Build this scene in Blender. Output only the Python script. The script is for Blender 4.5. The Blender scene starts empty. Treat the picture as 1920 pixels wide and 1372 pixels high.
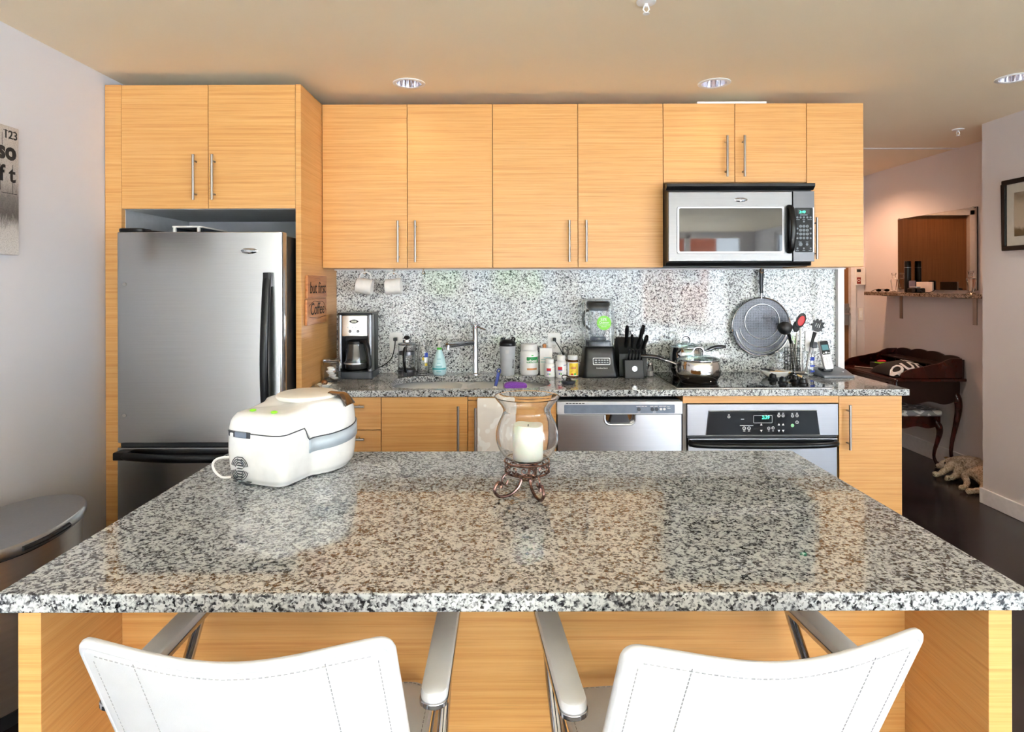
import bpy, bmesh, math, random
from mathutils import Vector, Matrix, noise
random.seed(7)
C = bpy.context.scene.collection
PI = math.pi
F, CX, CY, CAMZ = 1150.0, 950.0, 531.0, 1.443   # focal length in pixels, vanishing point, eye height

def P(px, py, Y):
    return ((px-CX)*Y/F, Y, CAMZ-(py-CY)*Y/F)
def PX(px, Y): return (px-CX)*Y/F
def PZ(py, Y): return CAMZ-(py-CY)*Y/F
def YB(py, z=.915): return (CAMZ-z)*F/(py-CY)     # depth of a point of height z seen at row py

# ------------------------------------------------------------------ materials
def lin(c):
    out = []
    for v in c[:3]:
        v = v/255.0
        out.append(v/12.92 if v <= .04045 else ((v+.055)/1.055)**2.4)
    return (*out, 1.0)

class N:
    def __init__(s, name):
        s.m = bpy.data.materials.new(name); s.m.use_nodes = True
        s.t = s.m.node_tree; s.b = s.t.nodes['Principled BSDF']; s.out = s.t.nodes['Material Output']
    def n(s, typ, **kw):
        nd = s.t.nodes.new(typ)
        for k, v in kw.items():
            if k.startswith('i_'): nd.inputs[k[2:].replace('_', ' ')].default_value = v
            else: setattr(nd, k, v)
        return nd
    def l(s, a, ao, b, bi): s.t.links.new(a.outputs[ao], b.inputs[bi])
    def coord(s, scale=(1, 1, 1), rnd=0.0):
        tc = s.n('ShaderNodeTexCoord'); mp = s.n('ShaderNodeMapping')
        mp.inputs['Scale'].default_value = scale
        if rnd:
            oi = s.n('ShaderNodeObjectInfo'); ml = s.n('ShaderNodeMath', operation='MULTIPLY')
            ml.inputs[1].default_value = rnd; s.l(oi, 'Random', ml, 0)
            ad = s.n('ShaderNodeVectorMath', operation='ADD'); s.l(tc, 'Object', ad, 0); s.l(ml, 0, ad, 1)
            s.l(ad, 0, mp, 'Vector')
        else: s.l(tc, 'Object', mp, 'Vector')
        return mp
    def noise(s, mp, scale, detail=3, rough=.5, dist=0):
        x = s.n('ShaderNodeTexNoise'); x.inputs['Scale'].default_value = scale
        x.inputs['Detail'].default_value = detail; x.inputs['Roughness'].default_value = rough
        x.inputs['Distortion'].default_value = dist; s.l(mp, 0, x, 'Vector'); return x
    def ramp(s, src, out, stops, interp='LINEAR'):
        r = s.n('ShaderNodeValToRGB'); r.color_ramp.interpolation = interp
        e = r.color_ramp.elements
        while len(e) < len(stops): e.new(.5)
        for el, (p, c) in zip(e, stops): el.position = p; el.color = c if len(c) == 4 else (*c, 1)
        s.l(src, out, r, 'Fac'); return r

def mat(name, col, rough=.5, metal=0, var=.04, vscale=30, bump=0, bscale=300, **kw):
    s = N(name); b = s.b
    b.inputs['Roughness'].default_value = rough; b.inputs['Metallic'].default_value = metal
    for k, v in kw.items():
        b.inputs[k.replace('_', ' ')].default_value = v
    c = lin(col)
    mp = s.coord(); nz = s.noise(mp, vscale, 2)
    lo = tuple(x*(1-var) for x in c[:3]); hi = tuple(min(1, x*(1+var)) for x in c[:3])
    r = s.ramp(nz, 'Fac', [(.3, lo), (.7, hi)]); s.l(r, 'Color', b, 'Base Color')
    if bump:
        n2 = s.noise(mp, bscale, 2); bp = s.n('ShaderNodeBump'); bp.inputs['Strength'].default_value = bump
        bp.inputs['Distance'].default_value = .001; s.l(n2, 'Fac', bp, 'Height'); s.l(bp, 0, b, 'Normal')
    return s.m

def wood(name, c0, c1, c2, scale=(1.3, 1.3, 60), rough=.34):
    s = N(name); mp = s.coord(scale, 3.0)
    n1 = s.noise(mp, 1.6, 6, .62, .15)
    r = s.ramp(n1, 'Fac', [(.30, lin(c0)), (.47, lin(c1)), (.70, lin(c2))])
    mp2 = s.coord((7, 7, 420), 3.0); n2 = s.noise(mp2, 1.0, 2, .5)
    r2 = s.ramp(n2, 'Fac', [(.30, (.80, .76, .70)), (.46, (1, 1, 1))])
    mx = s.n('ShaderNodeMix', data_type='RGBA', blend_type='MULTIPLY'); mx.inputs[0].default_value = .55
    s.l(r, 'Color', mx, 6); s.l(r2, 'Color', mx, 7); s.l(mx, 2, s.b, 'Base Color')
    s.b.inputs['Roughness'].default_value = rough; s.b.inputs['Specular IOR Level'].default_value = .45
    bp = s.n('ShaderNodeBump'); bp.inputs['Strength'].default_value = .08; bp.inputs['Distance'].default_value = .001
    s.l(n2, 'Fac', bp, 'Height'); s.l(bp, 0, s.b, 'Normal')
    return s.m

def granite(name, dark, mid, light, white, sc=150, rough=.03, ior=1.62):
    s = N(name); mp = s.coord()
    wz = s.noise(mp, sc*.6, 3, .6)
    ad = s.n('ShaderNodeVectorMath', operation='MULTIPLY_ADD')
    ad.inputs[1].default_value = (.010, .010, .010); s.l(wz, 'Color', ad, 0); s.l(mp, 0, ad, 2)
    vo = s.n('ShaderNodeTexVoronoi'); vo.inputs['Scale'].default_value = sc; s.l(ad, 0, vo, 'Vector')
    sep = s.n('ShaderNodeSeparateColor'); s.l(vo, 'Color', sep, 0)
    cl = s.noise(mp, sc*.33, 2, .6)
    a = s.n('ShaderNodeMath', operation='MULTIPLY'); a.inputs[1].default_value = .5; s.l(sep, 0, a, 0)
    b = s.n('ShaderNodeMath', operation='MULTIPLY_ADD'); b.inputs[1].default_value = 1.0
    s.l(cl, 'Fac', b, 0); s.l(a, 0, b, 2)
    r = s.ramp(b, 0, [(.50, lin(dark)), (.60, lin(mid)), (.70, lin(light)), (.86, lin(white))])
    s.l(r, 'Color', s.b, 'Base Color')
    s.b.inputs['Roughness'].default_value = rough; s.b.inputs['IOR'].default_value = ior
    return s.m

def steel(name, col=(190, 190, 192), rough=.24, stretch=(2, 2, 300), bump=.12, vr=.08, metal=1):
    s = N(name); mp = s.coord(stretch); n1 = s.noise(mp, 1.5, 4, .6)
    c = lin(col)
    r = s.ramp(n1, 'Fac', [(.3, tuple(x*.9 for x in c[:3])), (.7, c)])
    s.l(r, 'Color', s.b, 'Base Color'); s.b.inputs['Metallic'].default_value = metal
    mr = s.n('ShaderNodeMapRange'); mr.inputs['To Min'].default_value = rough-vr*.5; mr.inputs['To Max'].default_value = rough+vr*.5
    s.l(n1, 'Fac', mr, 'Value'); s.l(mr, 0, s.b, 'Roughness')
    if bump:
        bp = s.n('ShaderNodeBump'); bp.inputs['Strength'].default_value = bump; bp.inputs['Distance'].default_value = .0004
        s.l(n1, 'Fac', bp, 'Height'); s.l(bp, 0, s.b, 'Normal')
    return s.m

def thin_glass(name, tint=(.97, .98, .98), gloss=.06):
    s = N(name); s.t.nodes.remove(s.b)
    tr = s.n('ShaderNodeBsdfTransparent'); tr.inputs[0].default_value = (*tint, 1)
    gl = s.n('ShaderNodeBsdfGlossy'); gl.inputs['Roughness'].default_value = .01
    fr = s.n('ShaderNodeFresnel'); ge = s.n('ShaderNodeNewGeometry'); io = s.n('ShaderNodeMapRange')
    io.inputs['To Min'].default_value = 1.45; io.inputs['To Max'].default_value = 1/1.45
    s.l(ge, 'Backfacing', io, 'Value'); s.l(io, 0, fr, 'IOR')
    mx = s.n('ShaderNodeMixShader'); s.l(fr, 0, mx, 0); s.l(tr, 0, mx, 1); s.l(gl, 0, mx, 2); s.l(mx, 0, s.out, 0)
    return s.m

def emit(name, col, strength):
    s = N(name); s.b.inputs['Base Color'].default_value = (0, 0, 0, 1)
    s.b.inputs['Emission Color'].default_value = lin(col); s.b.inputs['Emission Strength'].default_value = strength
    return s.m

OAK = wood('oak_veneer', (201, 141, 78), (214, 159, 94), (222, 172, 110), (1.0, 1.0, 75))
GRAN = granite('speckled_granite', (34, 34, 38), (92, 93, 96), (144, 147, 150), (192, 196, 198), 245)
GRANB = granite('backsplash_granite', (40, 42, 50), (128, 131, 134), (196, 199, 200), (236, 240, 240), 230, .05, 1.42)
GRAND = granite('dark_shelf_granite', (22, 16, 14), (66, 54, 46), (112, 96, 82), (150, 132, 116), 170, .08)
SS = steel('brushed_steel', (140, 140, 144), .3)
SSL = steel('brushed_steel_light', (188, 190, 194), .32)
SSV = steel('satin_steel_bar', (168, 163, 158), .34, (200, 200, 3), .03)
CHROME = steel('polished_chrome', (196, 197, 202), .05, (10, 10, 10), 0, .02)
BLACKP = mat('black_plastic', (12, 13, 15), .28, Specular_IOR_Level=.35)
BLACKM = mat('matte_black_plastic', (22, 23, 26), .5)
BLACKG = mat('black_glass', (6, 7, 9), .03, IOR=1.55)
DKGREY = mat('dark_grey_plastic', (52, 56, 64), .4)
BLUEGREY = mat('blue_grey_panel', (112, 124, 144), .4, var=.1)
WHITEP = mat('white_plastic', (238, 238, 238), .3)
WHITEA = mat('white_gloss_plastic', (236, 237, 238), .22)
CREAM = mat('warm_white_plastic', (232, 229, 222), .35)
LEATH = mat('white_leather', (206, 207, 211), .42, bump=.25, bscale=700, var=.02)
STITCH = mat('grey_thread', (150, 150, 152), .8)
GLASS = mat('clear_glass', (255, 255, 255), .0, var=0, Transmission_Weight=1.0, IOR=1.45)
TGLASS = thin_glass('thin_clear_glass')
WAX = mat('ivory_wax', (238, 238, 226), .55, Subsurface_Weight=.3, Subsurface_Scale=.02)
BRONZE = mat('aged_bronze', (128, 98, 90), .25, 1, var=.4, vscale=90)
CERAM = mat('white_ceramic', (238, 238, 236), .15)
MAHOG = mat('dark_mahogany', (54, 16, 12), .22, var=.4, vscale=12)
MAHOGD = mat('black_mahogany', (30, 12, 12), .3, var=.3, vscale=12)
PAINTW = mat('grey_wall_paint', (212, 211, 216), .6, var=.012, vscale=3)
PAINTH = mat('hall_wall_paint', (220, 215, 216), .6, var=.015, vscale=3)
CEILP = mat('ceiling_paint', (243, 228, 200), .55, var=.015, vscale=2)
TRIMW = mat('white_trim_paint', (232, 230, 232), .35)
INNER = mat('grey_melamine', (176, 178, 180), .5)
DOORW = wood('door_veneer', (112, 72, 38), (130, 86, 48), (146, 100, 60), (60, 60, 1.3), .4)
GREEN = mat('green_print', (70, 190, 60), .4)
TEAL = mat('teal_print', (60, 170, 180), .4)
RED = mat('red_print', (205, 40, 44), .4)
BLUE = mat('blue_print', (40, 70, 170), .4)
BROWNP = mat('brown_print', (200, 130, 70), .4)
YEL = mat('yellow_label', (238, 204, 60), .45, var=.2, vscale=60)
BLACKINK = mat('black_ink', (26, 24, 24), .7)
WHITEINK = mat('white_ink', (232, 232, 234), .6)
GREYINK = mat('grey_ink', (170, 175, 180), .5)
LCDG = emit('green_digits', (70, 255, 190), 1.3)
LCDB = emit('lcd_screen', (70, 120, 125), .5)

KEYB = mat('keypad_black', (10, 11, 13), .45, Specular_IOR_Level=.25)
OVENG = mat('oven_black_glass', (7, 8, 10), .12, Specular_IOR_Level=.22)

def floor_mat():
    s = N('espresso_floor_boards'); tc = s.coord()
    br = s.n('ShaderNodeTexBrick'); br.inputs['Scale'].default_value = 1.0
    br.inputs['Brick Width'].default_value = 1.4; br.inputs['Row Height'].default_value = .12; br.inputs['Mortar Size'].default_value = .0015
    br.inputs['Color1'].default_value = lin((30, 25, 28)); br.inputs['Color2'].default_value = lin((42, 35, 38)); br.inputs['Mortar'].default_value = lin((6, 5, 6))
    s.l(tc, 0, br, 'Vector')
    mp = s.coord((3, 50, 1)); nz = s.noise(mp, 1.2, 4, .6)
    r = s.ramp(nz, 'Fac', [(.3, (.6, .6, .6)), (.7, (1.25, 1.2, 1.2))])
    mx = s.n('ShaderNodeMix', data_type='RGBA', blend_type='MULTIPLY'); mx.inputs[0].default_value = 1
    s.l(br, 'Color', mx, 6); s.l(r, 'Color', mx, 7); s.l(mx, 2, s.b, 'Base Color')
    s.b.inputs['Roughness'].default_value = .2
    return s.m
FLOORM = floor_mat()

# ------------------------------------------------------------------ geometry collector
class G:
    def __init__(s): s.v = []; s.f = []
    def add(s, vs, fs):
        o = len(s.v); s.v += [tuple(v) for v in vs]; s.f += [tuple(i+o for i in f) for f in fs]; return s
    def box(s, x0, x1, y0, y1, z0, z1):
        v = [(x, y, z) for z in (z0, z1) for y in (y0, y1) for x in (x0, x1)]
        return s.add(v, [(0, 2, 3, 1), (4, 5, 7, 6), (0, 1, 5, 4), (2, 6, 7, 3), (0, 4, 6, 2), (1, 3, 7, 5)])
    def frames(s, pts, closed=False):
        pts = [Vector(p) for p in pts]; n = len(pts); T = []
        for i in range(n):
            a = pts[(i-1) % n] if (closed or i) else pts[0]; b = pts[(i+1) % n] if (closed or i < n-1) else pts[-1]
            T.append((b-a).normalized())
        u = T[0].orthogonal().normalized(); fr = []
        for i in range(n):
            u = (u - T[i]*u.dot(T[i])).normalized(); fr.append((pts[i], u, T[i].cross(u)))
        return fr
    def tube(s, pts, r, n=10, closed=False, caps=True, flat=1.0, up=None):
        fr = s.frames(pts, closed); m = len(fr); vs = []
        for i, (p, u, w) in enumerate(fr):
            if up is not None:
                t = u.cross(w); u = (Vector(up) - t*Vector(up).dot(t)).normalized(); w = t.cross(u)
            ri = r[i] if isinstance(r, (list, tuple)) else r
            for k in range(n):
                a = 2*PI*k/n; vs.append(p + u*math.cos(a)*ri*flat + w*math.sin(a)*ri)
        fs = []
        for i in range(m if closed else m-1):
            j = (i+1) % m
            for k in range(n):
                fs.append((i*n+k, i*n+(k+1) % n, j*n+(k+1) % n, j*n+k))
        if caps and not closed: fs += [tuple(range(n))[::-1], tuple(range((m-1)*n, m*n))]
        return s.add(vs, fs)
    def cyl(s, p, q, r, r2=None, n=24): return s.tube([p, q], [r, r if r2 is None else r2], n)
    def lathe(s, prof, c=(0, 0, 0), n=32, loop=False, ax='z'):
        vs = []; m = len(prof)
        for r, z in prof:
            for k in range(n):
                a = 2*PI*k/n; x, y = r*math.cos(a), r*math.sin(a)
                if ax == 'z': q = (c[0]+x, c[1]+y, c[2]+z)
                elif ax == 'y': q = (c[0]+x, c[1]+z, c[2]+y)
                else: q = (c[0]+z, c[1]+x, c[2]+y)
                vs.append(q)
        fs = []
        for i in range(m if loop else m-1):
            j = (i+1) % m
            for k in range(n): fs.append((i*n+k, i*n+(k+1) % n, j*n+(k+1) % n, j*n+k))
        if not loop:
            if prof[0][0] > 1e-6: fs.append(tuple(range(n))[::-1])
            if prof[-1][0] > 1e-6: fs.append(tuple(range((m-1)*n, m*n)))
        return s.add(vs, fs)
    def prism(s, poly, a0, a1, ax='y'):
        n = len(poly)
        def q(u, v, a): return {'x': (a, u, v), 'y': (u, a, v), 'z': (u, v, a)}[ax]
        vs = [q(u, v, a0) for u, v in poly] + [q(u, v, a1) for u, v in poly]
        return s.add(vs, [tuple(range(n)), tuple(range(n, 2*n))[::-1]] + [(i, (i+1) % n, n+(i+1) % n, n+i) for i in range(n)])
    def ell(s, c, rx, ry, rz, n=20, m=12):
        vs = []; fs = []
        for i in range(m+1):
            t = PI*i/m
            for k in range(n):
                a = 2*PI*k/n; vs.append((c[0]+rx*math.sin(t)*math.cos(a), c[1]+ry*math.sin(t)*math.sin(a), c[2]-rz*math.cos(t)))
        for i in range(m):
            for k in range(n): fs.append((i*n+k, i*n+(k+1) % n, (i+1)*n+(k+1) % n, (i+1)*n+k))
        return s.add(vs, fs)
    def grid(s, fn, nu, nv, cu=False):
        vs = [fn(i/(nu if cu else nu-1), j/(nv-1)) for j in range(nv) for i in range(nu)]; fs = []
        for j in range(nv-1):
            for i in range(nu if cu else nu-1):
                k = (i+1) % nu; fs.append((j*nu+i, j*nu+k, (j+1)*nu+k, (j+1)*nu+i))
        return s.add(vs, fs)
    def rbox(s, x0, x1, y0, y1, z0, z1, r, ax='z', n=5):
        d = {'z': (x0, x1, y0, y1, z0, z1), 'y': (x0, x1, z0, z1, y0, y1), 'x': (y0, y1, z0, z1, x0, x1)}[ax]
        return s.prism(rrect(*d[:4], r, n), d[4], d[5], ax)
    def xf(s, M): s.v = [tuple(M @ Vector(v)) for v in s.v]; return s
    def bend(s, fn): s.v = [tuple(fn(*v)) for v in s.v]; return s
    def make(s, name, m, parent=None, bev=0, seg=2, ang=40, sub=0, solid=0, label=None, mods=None, flip=False):
        me = bpy.data.meshes.new(name)
        if parent is not None: org = ORG[parent.name]
        else:
            xs, ys, zs = zip(*s.v); org = Vector(((min(xs)+max(xs))/2, (min(ys)+max(ys))/2, min(zs)))
        me.from_pydata([tuple(Vector(v)-org) for v in s.v], [], s.f)
        bm = bmesh.new(); bm.from_mesh(me)
        bmesh.ops.remove_doubles(bm, verts=bm.verts, dist=1e-6)
        bmesh.ops.recalc_face_normals(bm, faces=bm.faces)
        bm.to_mesh(me); bm.free()
        me.polygons.foreach_set('use_smooth', [True]*len(me.polygons))
        me.set_sharp_from_angle(angle=math.radians(ang))
        me.materials.append(m)
        o = bpy.data.objects.new(name, me); C.objects.link(o)
        if parent is not None: o.parent = parent
        else: o.location = org
        ORG[o.name] = org
        if solid:
            md = o.modifiers.new('solid', 'SOLIDIFY'); md.thickness = abs(solid); md.offset = -1 if solid > 0 else 0
        if bev:
            md = o.modifiers.new('bevel', 'BEVEL'); md.width = bev; md.segments = seg; md.limit_method = 'ANGLE'
            md.angle_limit = math.radians(40); md.harden_normals = True
        if sub:
            md = o.modifiers.new('sub', 'SUBSURF'); md.levels = sub; md.render_levels = sub
        if label: o['label'] = label
        return o
ORG = {}

def rrect(x0, x1, y0, y1, r, n=5):
    out = []
    for cx, cy, a0 in ((x1-r, y0+r, -PI/2), (x1-r, y1-r, 0), (x0+r, y1-r, PI/2), (x0+r, y0+r, PI)):
        for i in range(n+1):
            a = a0+PI/2*i/n; out.append((cx+r*math.cos(a), cy+r*math.sin(a)))
    return out

def smooth_pts(pts, n=8):
    pts = [Vector(p) for p in pts]; out = []
    for i in range(len(pts)-1):
        p0 = pts[max(i-1, 0)]; p1 = pts[i]; p2 = pts[i+1]; p3 = pts[min(i+2, len(pts)-1)]
        for k in range(n):
            t = k/n
            out.append(.5*((2*p1)+(p2-p0)*t+(2*p0-5*p1+4*p2-p3)*t*t+(3*p1-p0-3*p2+p3)*t**3))
    out.append(pts[-1]); return out

def root(name, loc, label=None, cat=None, group=None, rz=0, local=False):
    o = bpy.data.objects.new(name, None); C.objects.link(o); o.location = loc; o.rotation_euler = (0, 0, rz)
    o.empty_display_size = .05
    ORG[o.name] = Vector((0, 0, 0)) if local else Vector(loc)
    return tag(o, label, cat, group)
def tag(o, label=None, cat=None, group=None, kind=None):
    if label: o['label'] = label
    if cat: o['category'] = cat
    if group: o['group'] = group
    if kind: o['kind'] = kind
    return o
def struct(o): o['kind'] = 'structure'; return o

def text(name, s, m, size, loc, rot, parent=None, ext=.0004, al='CENTER', shear=0, bold=0, bend=None):
    cu = bpy.data.curves.new(name, 'FONT'); cu.body = s; cu.size = size; cu.extrude = ext
    cu.align_x = al; cu.align_y = 'CENTER'; cu.shear = shear; cu.offset = bold; cu.resolution_u = 3
    t = bpy.data.objects.new('tmp_font', cu); C.objects.link(t)
    me = bpy.data.meshes.new_from_object(t.evaluated_get(bpy.context.evaluated_depsgraph_get()))
    bpy.data.objects.remove(t); bpy.data.curves.remove(cu)
    me.name = name; me.materials.clear(); me.materials.append(m)
    if bend:
        for v in me.vertices: v.co = bend(*v.co)
    o = bpy.data.objects.new(name, me); C.objects.link(o); o.rotation_euler = rot
    if parent is not None: o.parent = parent; o.location = Vector(loc)-ORG[parent.name]
    else: o.location = loc
    return o
FRONT = (PI/2, 0, 0)

def dup(r, loc, rz, label, group=None):
    n = r.copy(); C.objects.link(n); n.location = loc; n.rotation_euler = (0, 0, rz); n['label'] = label
    if group: n['group'] = group
    def rec(a, b):
        for ch in [o for o in bpy.data.objects if o.parent == a]:
            c = ch.copy(); C.objects.link(c); c.parent = b; rec(ch, c)
    rec(r, n); return n
def plate(outer, holes, z0, z1):
    bm = bmesh.new(); loops = []
    for lp in [outer]+holes:
        vs = [bm.verts.new((x, y, 0)) for x, y in lp]; loops.append(vs)
        for i in range(len(vs)): bm.edges.new((vs[i], vs[(i+1) % len(vs)]))
    bm.verts.index_update(); bmesh.ops.triangle_fill(bm, use_beauty=True, edges=list(bm.edges))
    bm.verts.index_update(); n = len(bm.verts)
    co = [(v.co.x, v.co.y) for v in bm.verts]; tri = [tuple(v.index for v in f.verts) for f in bm.faces]; bm.free()
    vs = [(x, y, z1) for x, y in co]+[(x, y, z0) for x, y in co]
    fs = tri+[tuple(i+n for i in t)[::-1] for t in tri]; o = 0
    for lp in [outer]+holes:
        k = len(lp)
        for i in range(k): fs.append((o+i, o+(i+1) % k, o+n+(i+1) % k, o+n+i))
        o += k
    return G().add(vs, fs)
def circ(cx, cy, r, n=28): return [(cx+r*math.cos(2*PI*i/n), cy+r*math.sin(2*PI*i/n)) for i in range(n)]

CEIL = 2.475
XL, XR, XH, YW = -1.98, 3.11, 3.477, 3.66
YN = -6.0   # outer face of the window wall behind the camera
LIGHTS = [(PX(768, 3.16), 3.16), (PX(1340, 3.17), 3.17), (PX(1903, 3.10), 3.10), (2.85, 5.45)]
# ------------------------------------------------------------------ room shell
struct(G().box(-8, 9, YN, 6.3, -.12, 0).make('floor', FLOORM))
struct(plate([(-2.1, YN-.02), (5.1, YN-.02), (5.1, 2.2), (3.75, 2.2), (3.75, 6.1), (-2.1, 6.1)], [circ(x, y, .066) for x, y in LIGHTS], CEIL, CEIL+.16).make('ceiling', CEILP))
struct(G().box(-2.1, 5.1, YN-.02, 6.1, CEIL+.161, CEIL+.2).make('ceiling_upper', BLACKM))
struct(G().box(-2.1, XL, YN, 3.78, 0, CEIL).make('wall_left', PAINTW))
struct(G().box(XL, 1.99, YW, 3.78, 0, CEIL).make('wall_back', PAINTW))
RY0, RY1, XS = -5.0, -.6, 5.0
struct(G().box(XR, 3.7, 2.1, 4.01, 0, CEIL).make('wall_right', PAINTH))
struct(G().box(XR, XS, 2.0, 2.099, 0, CEIL).make('wall_right_return', PAINTH))
struct(G().box(XS, XS+.1, YN, RY0, 0, CEIL).box(XS, XS+.1, RY1, 2.1, 0, CEIL).box(XS, XS+.1, RY0, RY1, 0, .3).box(XS, XS+.1, RY0, RY1, 2.38, CEIL).make('wall_far_right', PAINTW))
g = G(); ym = (RY0+RY1)/2
for a, b in ((RY0, ym), (ym, RY1)): g.box(XS+.02, XS+.08, a, a+.05, .3, 2.38).box(XS+.02, XS+.08, b-.05, b, .3, 2.38).box(XS+.02, XS+.08, a, b, .3, .36).box(XS+.02, XS+.08, a, b, 2.32, 2.38)
w = struct(g.make('window_7', TRIMW))
for a, b in ((RY0, ym), (ym, RY1)): G().box(XS+.047, XS+.053, a+.05, b-.05, .36, 2.32).make('pane', TGLASS, w)
struct(G().box(XH, 3.7, 4.01, 6.08, 0, CEIL).make('wall_hall_right', PAINTH))
struct(G().box(1.86, 1.99, 3.78, 6.08, 0, CEIL).make('wall_hall_left', PAINTH))
g = G().box(1.99, 2.40, 5.96, 6.08, 0, CEIL).box(3.372, XH, 5.96, 6.08, 0, CEIL).box(2.40, 3.372, 5.96, 6.08, 2.12, CEIL)
struct(g.make('wall_hall_end', PAINTH))
# window wall behind the camera
WX0, WX1, WZ0, WZ1 = -1.85, 4.75, .08, 2.40
g = G().box(XL, WX0, YN, YN+.1, 0, CEIL).box(WX1, XS, YN, YN+.1, 0, CEIL).box(WX0, WX1, YN, YN+.1, 0, WZ0).box(WX0, WX1, YN, YN+.1, WZ1, CEIL)
struct(g.make('wall_front', PAINTW))
xs = [WX0, -.75, .35, 1.45, 2.55, 3.65, WX1]
for i in range(6):
    a, b = xs[i], xs[i+1]
    g = G().box(a, a+.05, YN+.01, YN+.09, WZ0, WZ1).box(b-.05, b, YN+.01, YN+.09, WZ0, WZ1).box(a, b, YN+.01, YN+.09, WZ0, WZ0+.06).box(a, b, YN+.01, YN+.09, WZ1-.06, WZ1).box(a, b, YN+.02, YN+.08, 1.98, 2.03)
    w = struct(g.make('window_%d' % (i+1), TRIMW))
    G().box(a+.05, b-.05, YN+.047, YN+.053, WZ0+.06, WZ1-.06).make('pane', TGLASS, w)
o = G().rbox(-1.7, 4.3, -5.6, -.9, 0, .012, .02).make('added_bounce_rug', mat('bounce_rug_white', (228, 228, 228), .9))  # unseen pale rug, added so sunlight bounces up to the ceiling
tag(o, 'pale rug added out of view behind the camera to bounce sunlight upwards', 'rug')
# base boards
def bb(name, x0, x1, y0, y1, h=.10):
    g = G().box(x0, x1, y0, y1, 0, h); struct(g.make(name, TRIMW, bev=.004))
bb('baseboard_right', XR-.014, XR, 1.99, 4.024)
bb('baseboard_right_end', XR+.0005, XH-.015, 4.0105, 4.024)
bb('baseboard_hall', XH-.014, XH, 4.03, 5.95, .13)
bb('baseboard_left', XL, XL+.014, YN+.12, 2.95)
bb('baseboard_hall_end', 3.42, XH-.016, 5.946, 5.96, .13)
struct(G().box(1.99, XH-.001, 4.71, 4.74, CEIL-.006, CEIL).make('trim_1', TRIMW))
# hall door and its frame
d = root('door_1', (2.9, 5.98, 0)); struct(d)
G().box(2.44, 3.335, 5.985, 6.02, .005, 2.09).make('door_leaf', DOORW, d)
g = G().box(3.335, 3.385, 5.94, 6.03, 0, 2.14).box(2.39, 2.44, 5.94, 6.03, 0, 2.14).box(2.39, 3.385, 5.94, 6.03, 2.09, 2.14)
g.make('door_frame', TRIMW, d, bev=.004)
x, z = PX(1589, 5.98), PZ(590, 5.98)
h = G().rbox(x-.03, x+.018, 5.972, 5.985, z-.11, z+.10, .008, 'y').make('lock_plate', SSV, d)
G().cyl((x-.006, 5.972, z+.05), (x-.006, 5.955, z+.05), .02).cyl((x-.006, 5.98, z), (x-.006, 5.93, z), .011).tube([(x-.006, 5.935, z), (x-.05, 5.93, z), (x-.11, 5.93, z)], .009).make('lever_handle', SSV, h)
struct(G().box(1.953, 1.9895, 3.615, YW, .915, 1.55).make('trim_2', TRIMW))
# ------------------------------------------------------------------ outside the windows
struct(G().box(-40, 45, -50, YN-.03, -.2, -.05).make('ground', mat('concrete_paving', (150, 150, 150), .8)))
def building(x0, x1, y, h, m, label, win):
    r = root('house', ((x0+x1)/2, y, 0), label, 'building')
    G().box(x0, x1, y-4, y, -.05, h).make('walls', m, r)
    G().prism([(x0-.3, h), (x1+.3, h), ((x0+x1)/2, h+1.2)], y-4.2, y+.3, 'y').make('roof', DKGREY, r)
    for (a, b, c, e) in win:
        f = G().box(a-.08, b+.08, y, y+.05, c-.08, e+.08).make('window_frame', TRIMW, r)
        G().box(a, b, y+.05, y+.06, c, e).make('window_pane', BLACKG, f)
SID = N('white_siding'); tc = SID.coord((1, 1, 1)); wv = SID.n('ShaderNodeTexWave', bands_direction='Z'); wv.inputs['Scale'].default_value = 1.6
SID.l(tc, 0, wv, 'Vector'); rr = SID.ramp(wv, 'Fac', [(0, lin((150, 158, 165))), (.25, lin((214, 218, 222)))]); SID.l(rr, 'Color', SID.b, 'Base Color')
building(-7, 4.9, -15, 3.6, SID.m, 'white clapboard house seen only as a reflection in the microwave door', [(-2.4, -1.4, .9, 2.2), (.2, 1.0, .9, 2.2), (1.8, 2.6, .9, 2.2)])
building(5.75, 7.2, -14.6, 3.2, mat('orange_brick', (206, 116, 84), .8, var=.15), 'orange brick house seen only as a reflection in the granite backsplash', [(6.3, 6.8, 1.5, 2.2)])
LEAF = mat('leaf_green', (110, 160, 60), .7, var=.35, vscale=6)
def tree(x, y, r0, label, seed):
    r = root('tree', (x, y, -.05), label, 'tree'); rnd = random.Random(seed)
    G().tube([(x, y, -.05), (x+.05, y, .9), (x, y, 1.6)], [.12, .09, .06]).make('trunk', mat('bark_brown', (90, 70, 55), .9), r)
    g = G()
    for i in range(26):
        a = rnd.random()*2*PI; q = rnd.random()**.5*r0*.75; g.ell((x+q*math.cos(a), y+q*math.sin(a)*.7, 1.3+rnd.random()*r0*1.1), .42, .42, .36, 10, 7)
    g.bend(lambda a, b, c: (a+.12*noise.noise(Vector((a*4, b*4, c*4))), b, c+.12*noise.noise(Vector((b*4, c*4, a*4)))))
    g.make('crown', LEAF, r)
tree(-2.7, -12.4, 1.2, 'round green tree outside, mirrored left in the backsplash', 3)
tree(.2, -13.0, .8, 'small green tree outside standing in front of the white house', 5)
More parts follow.
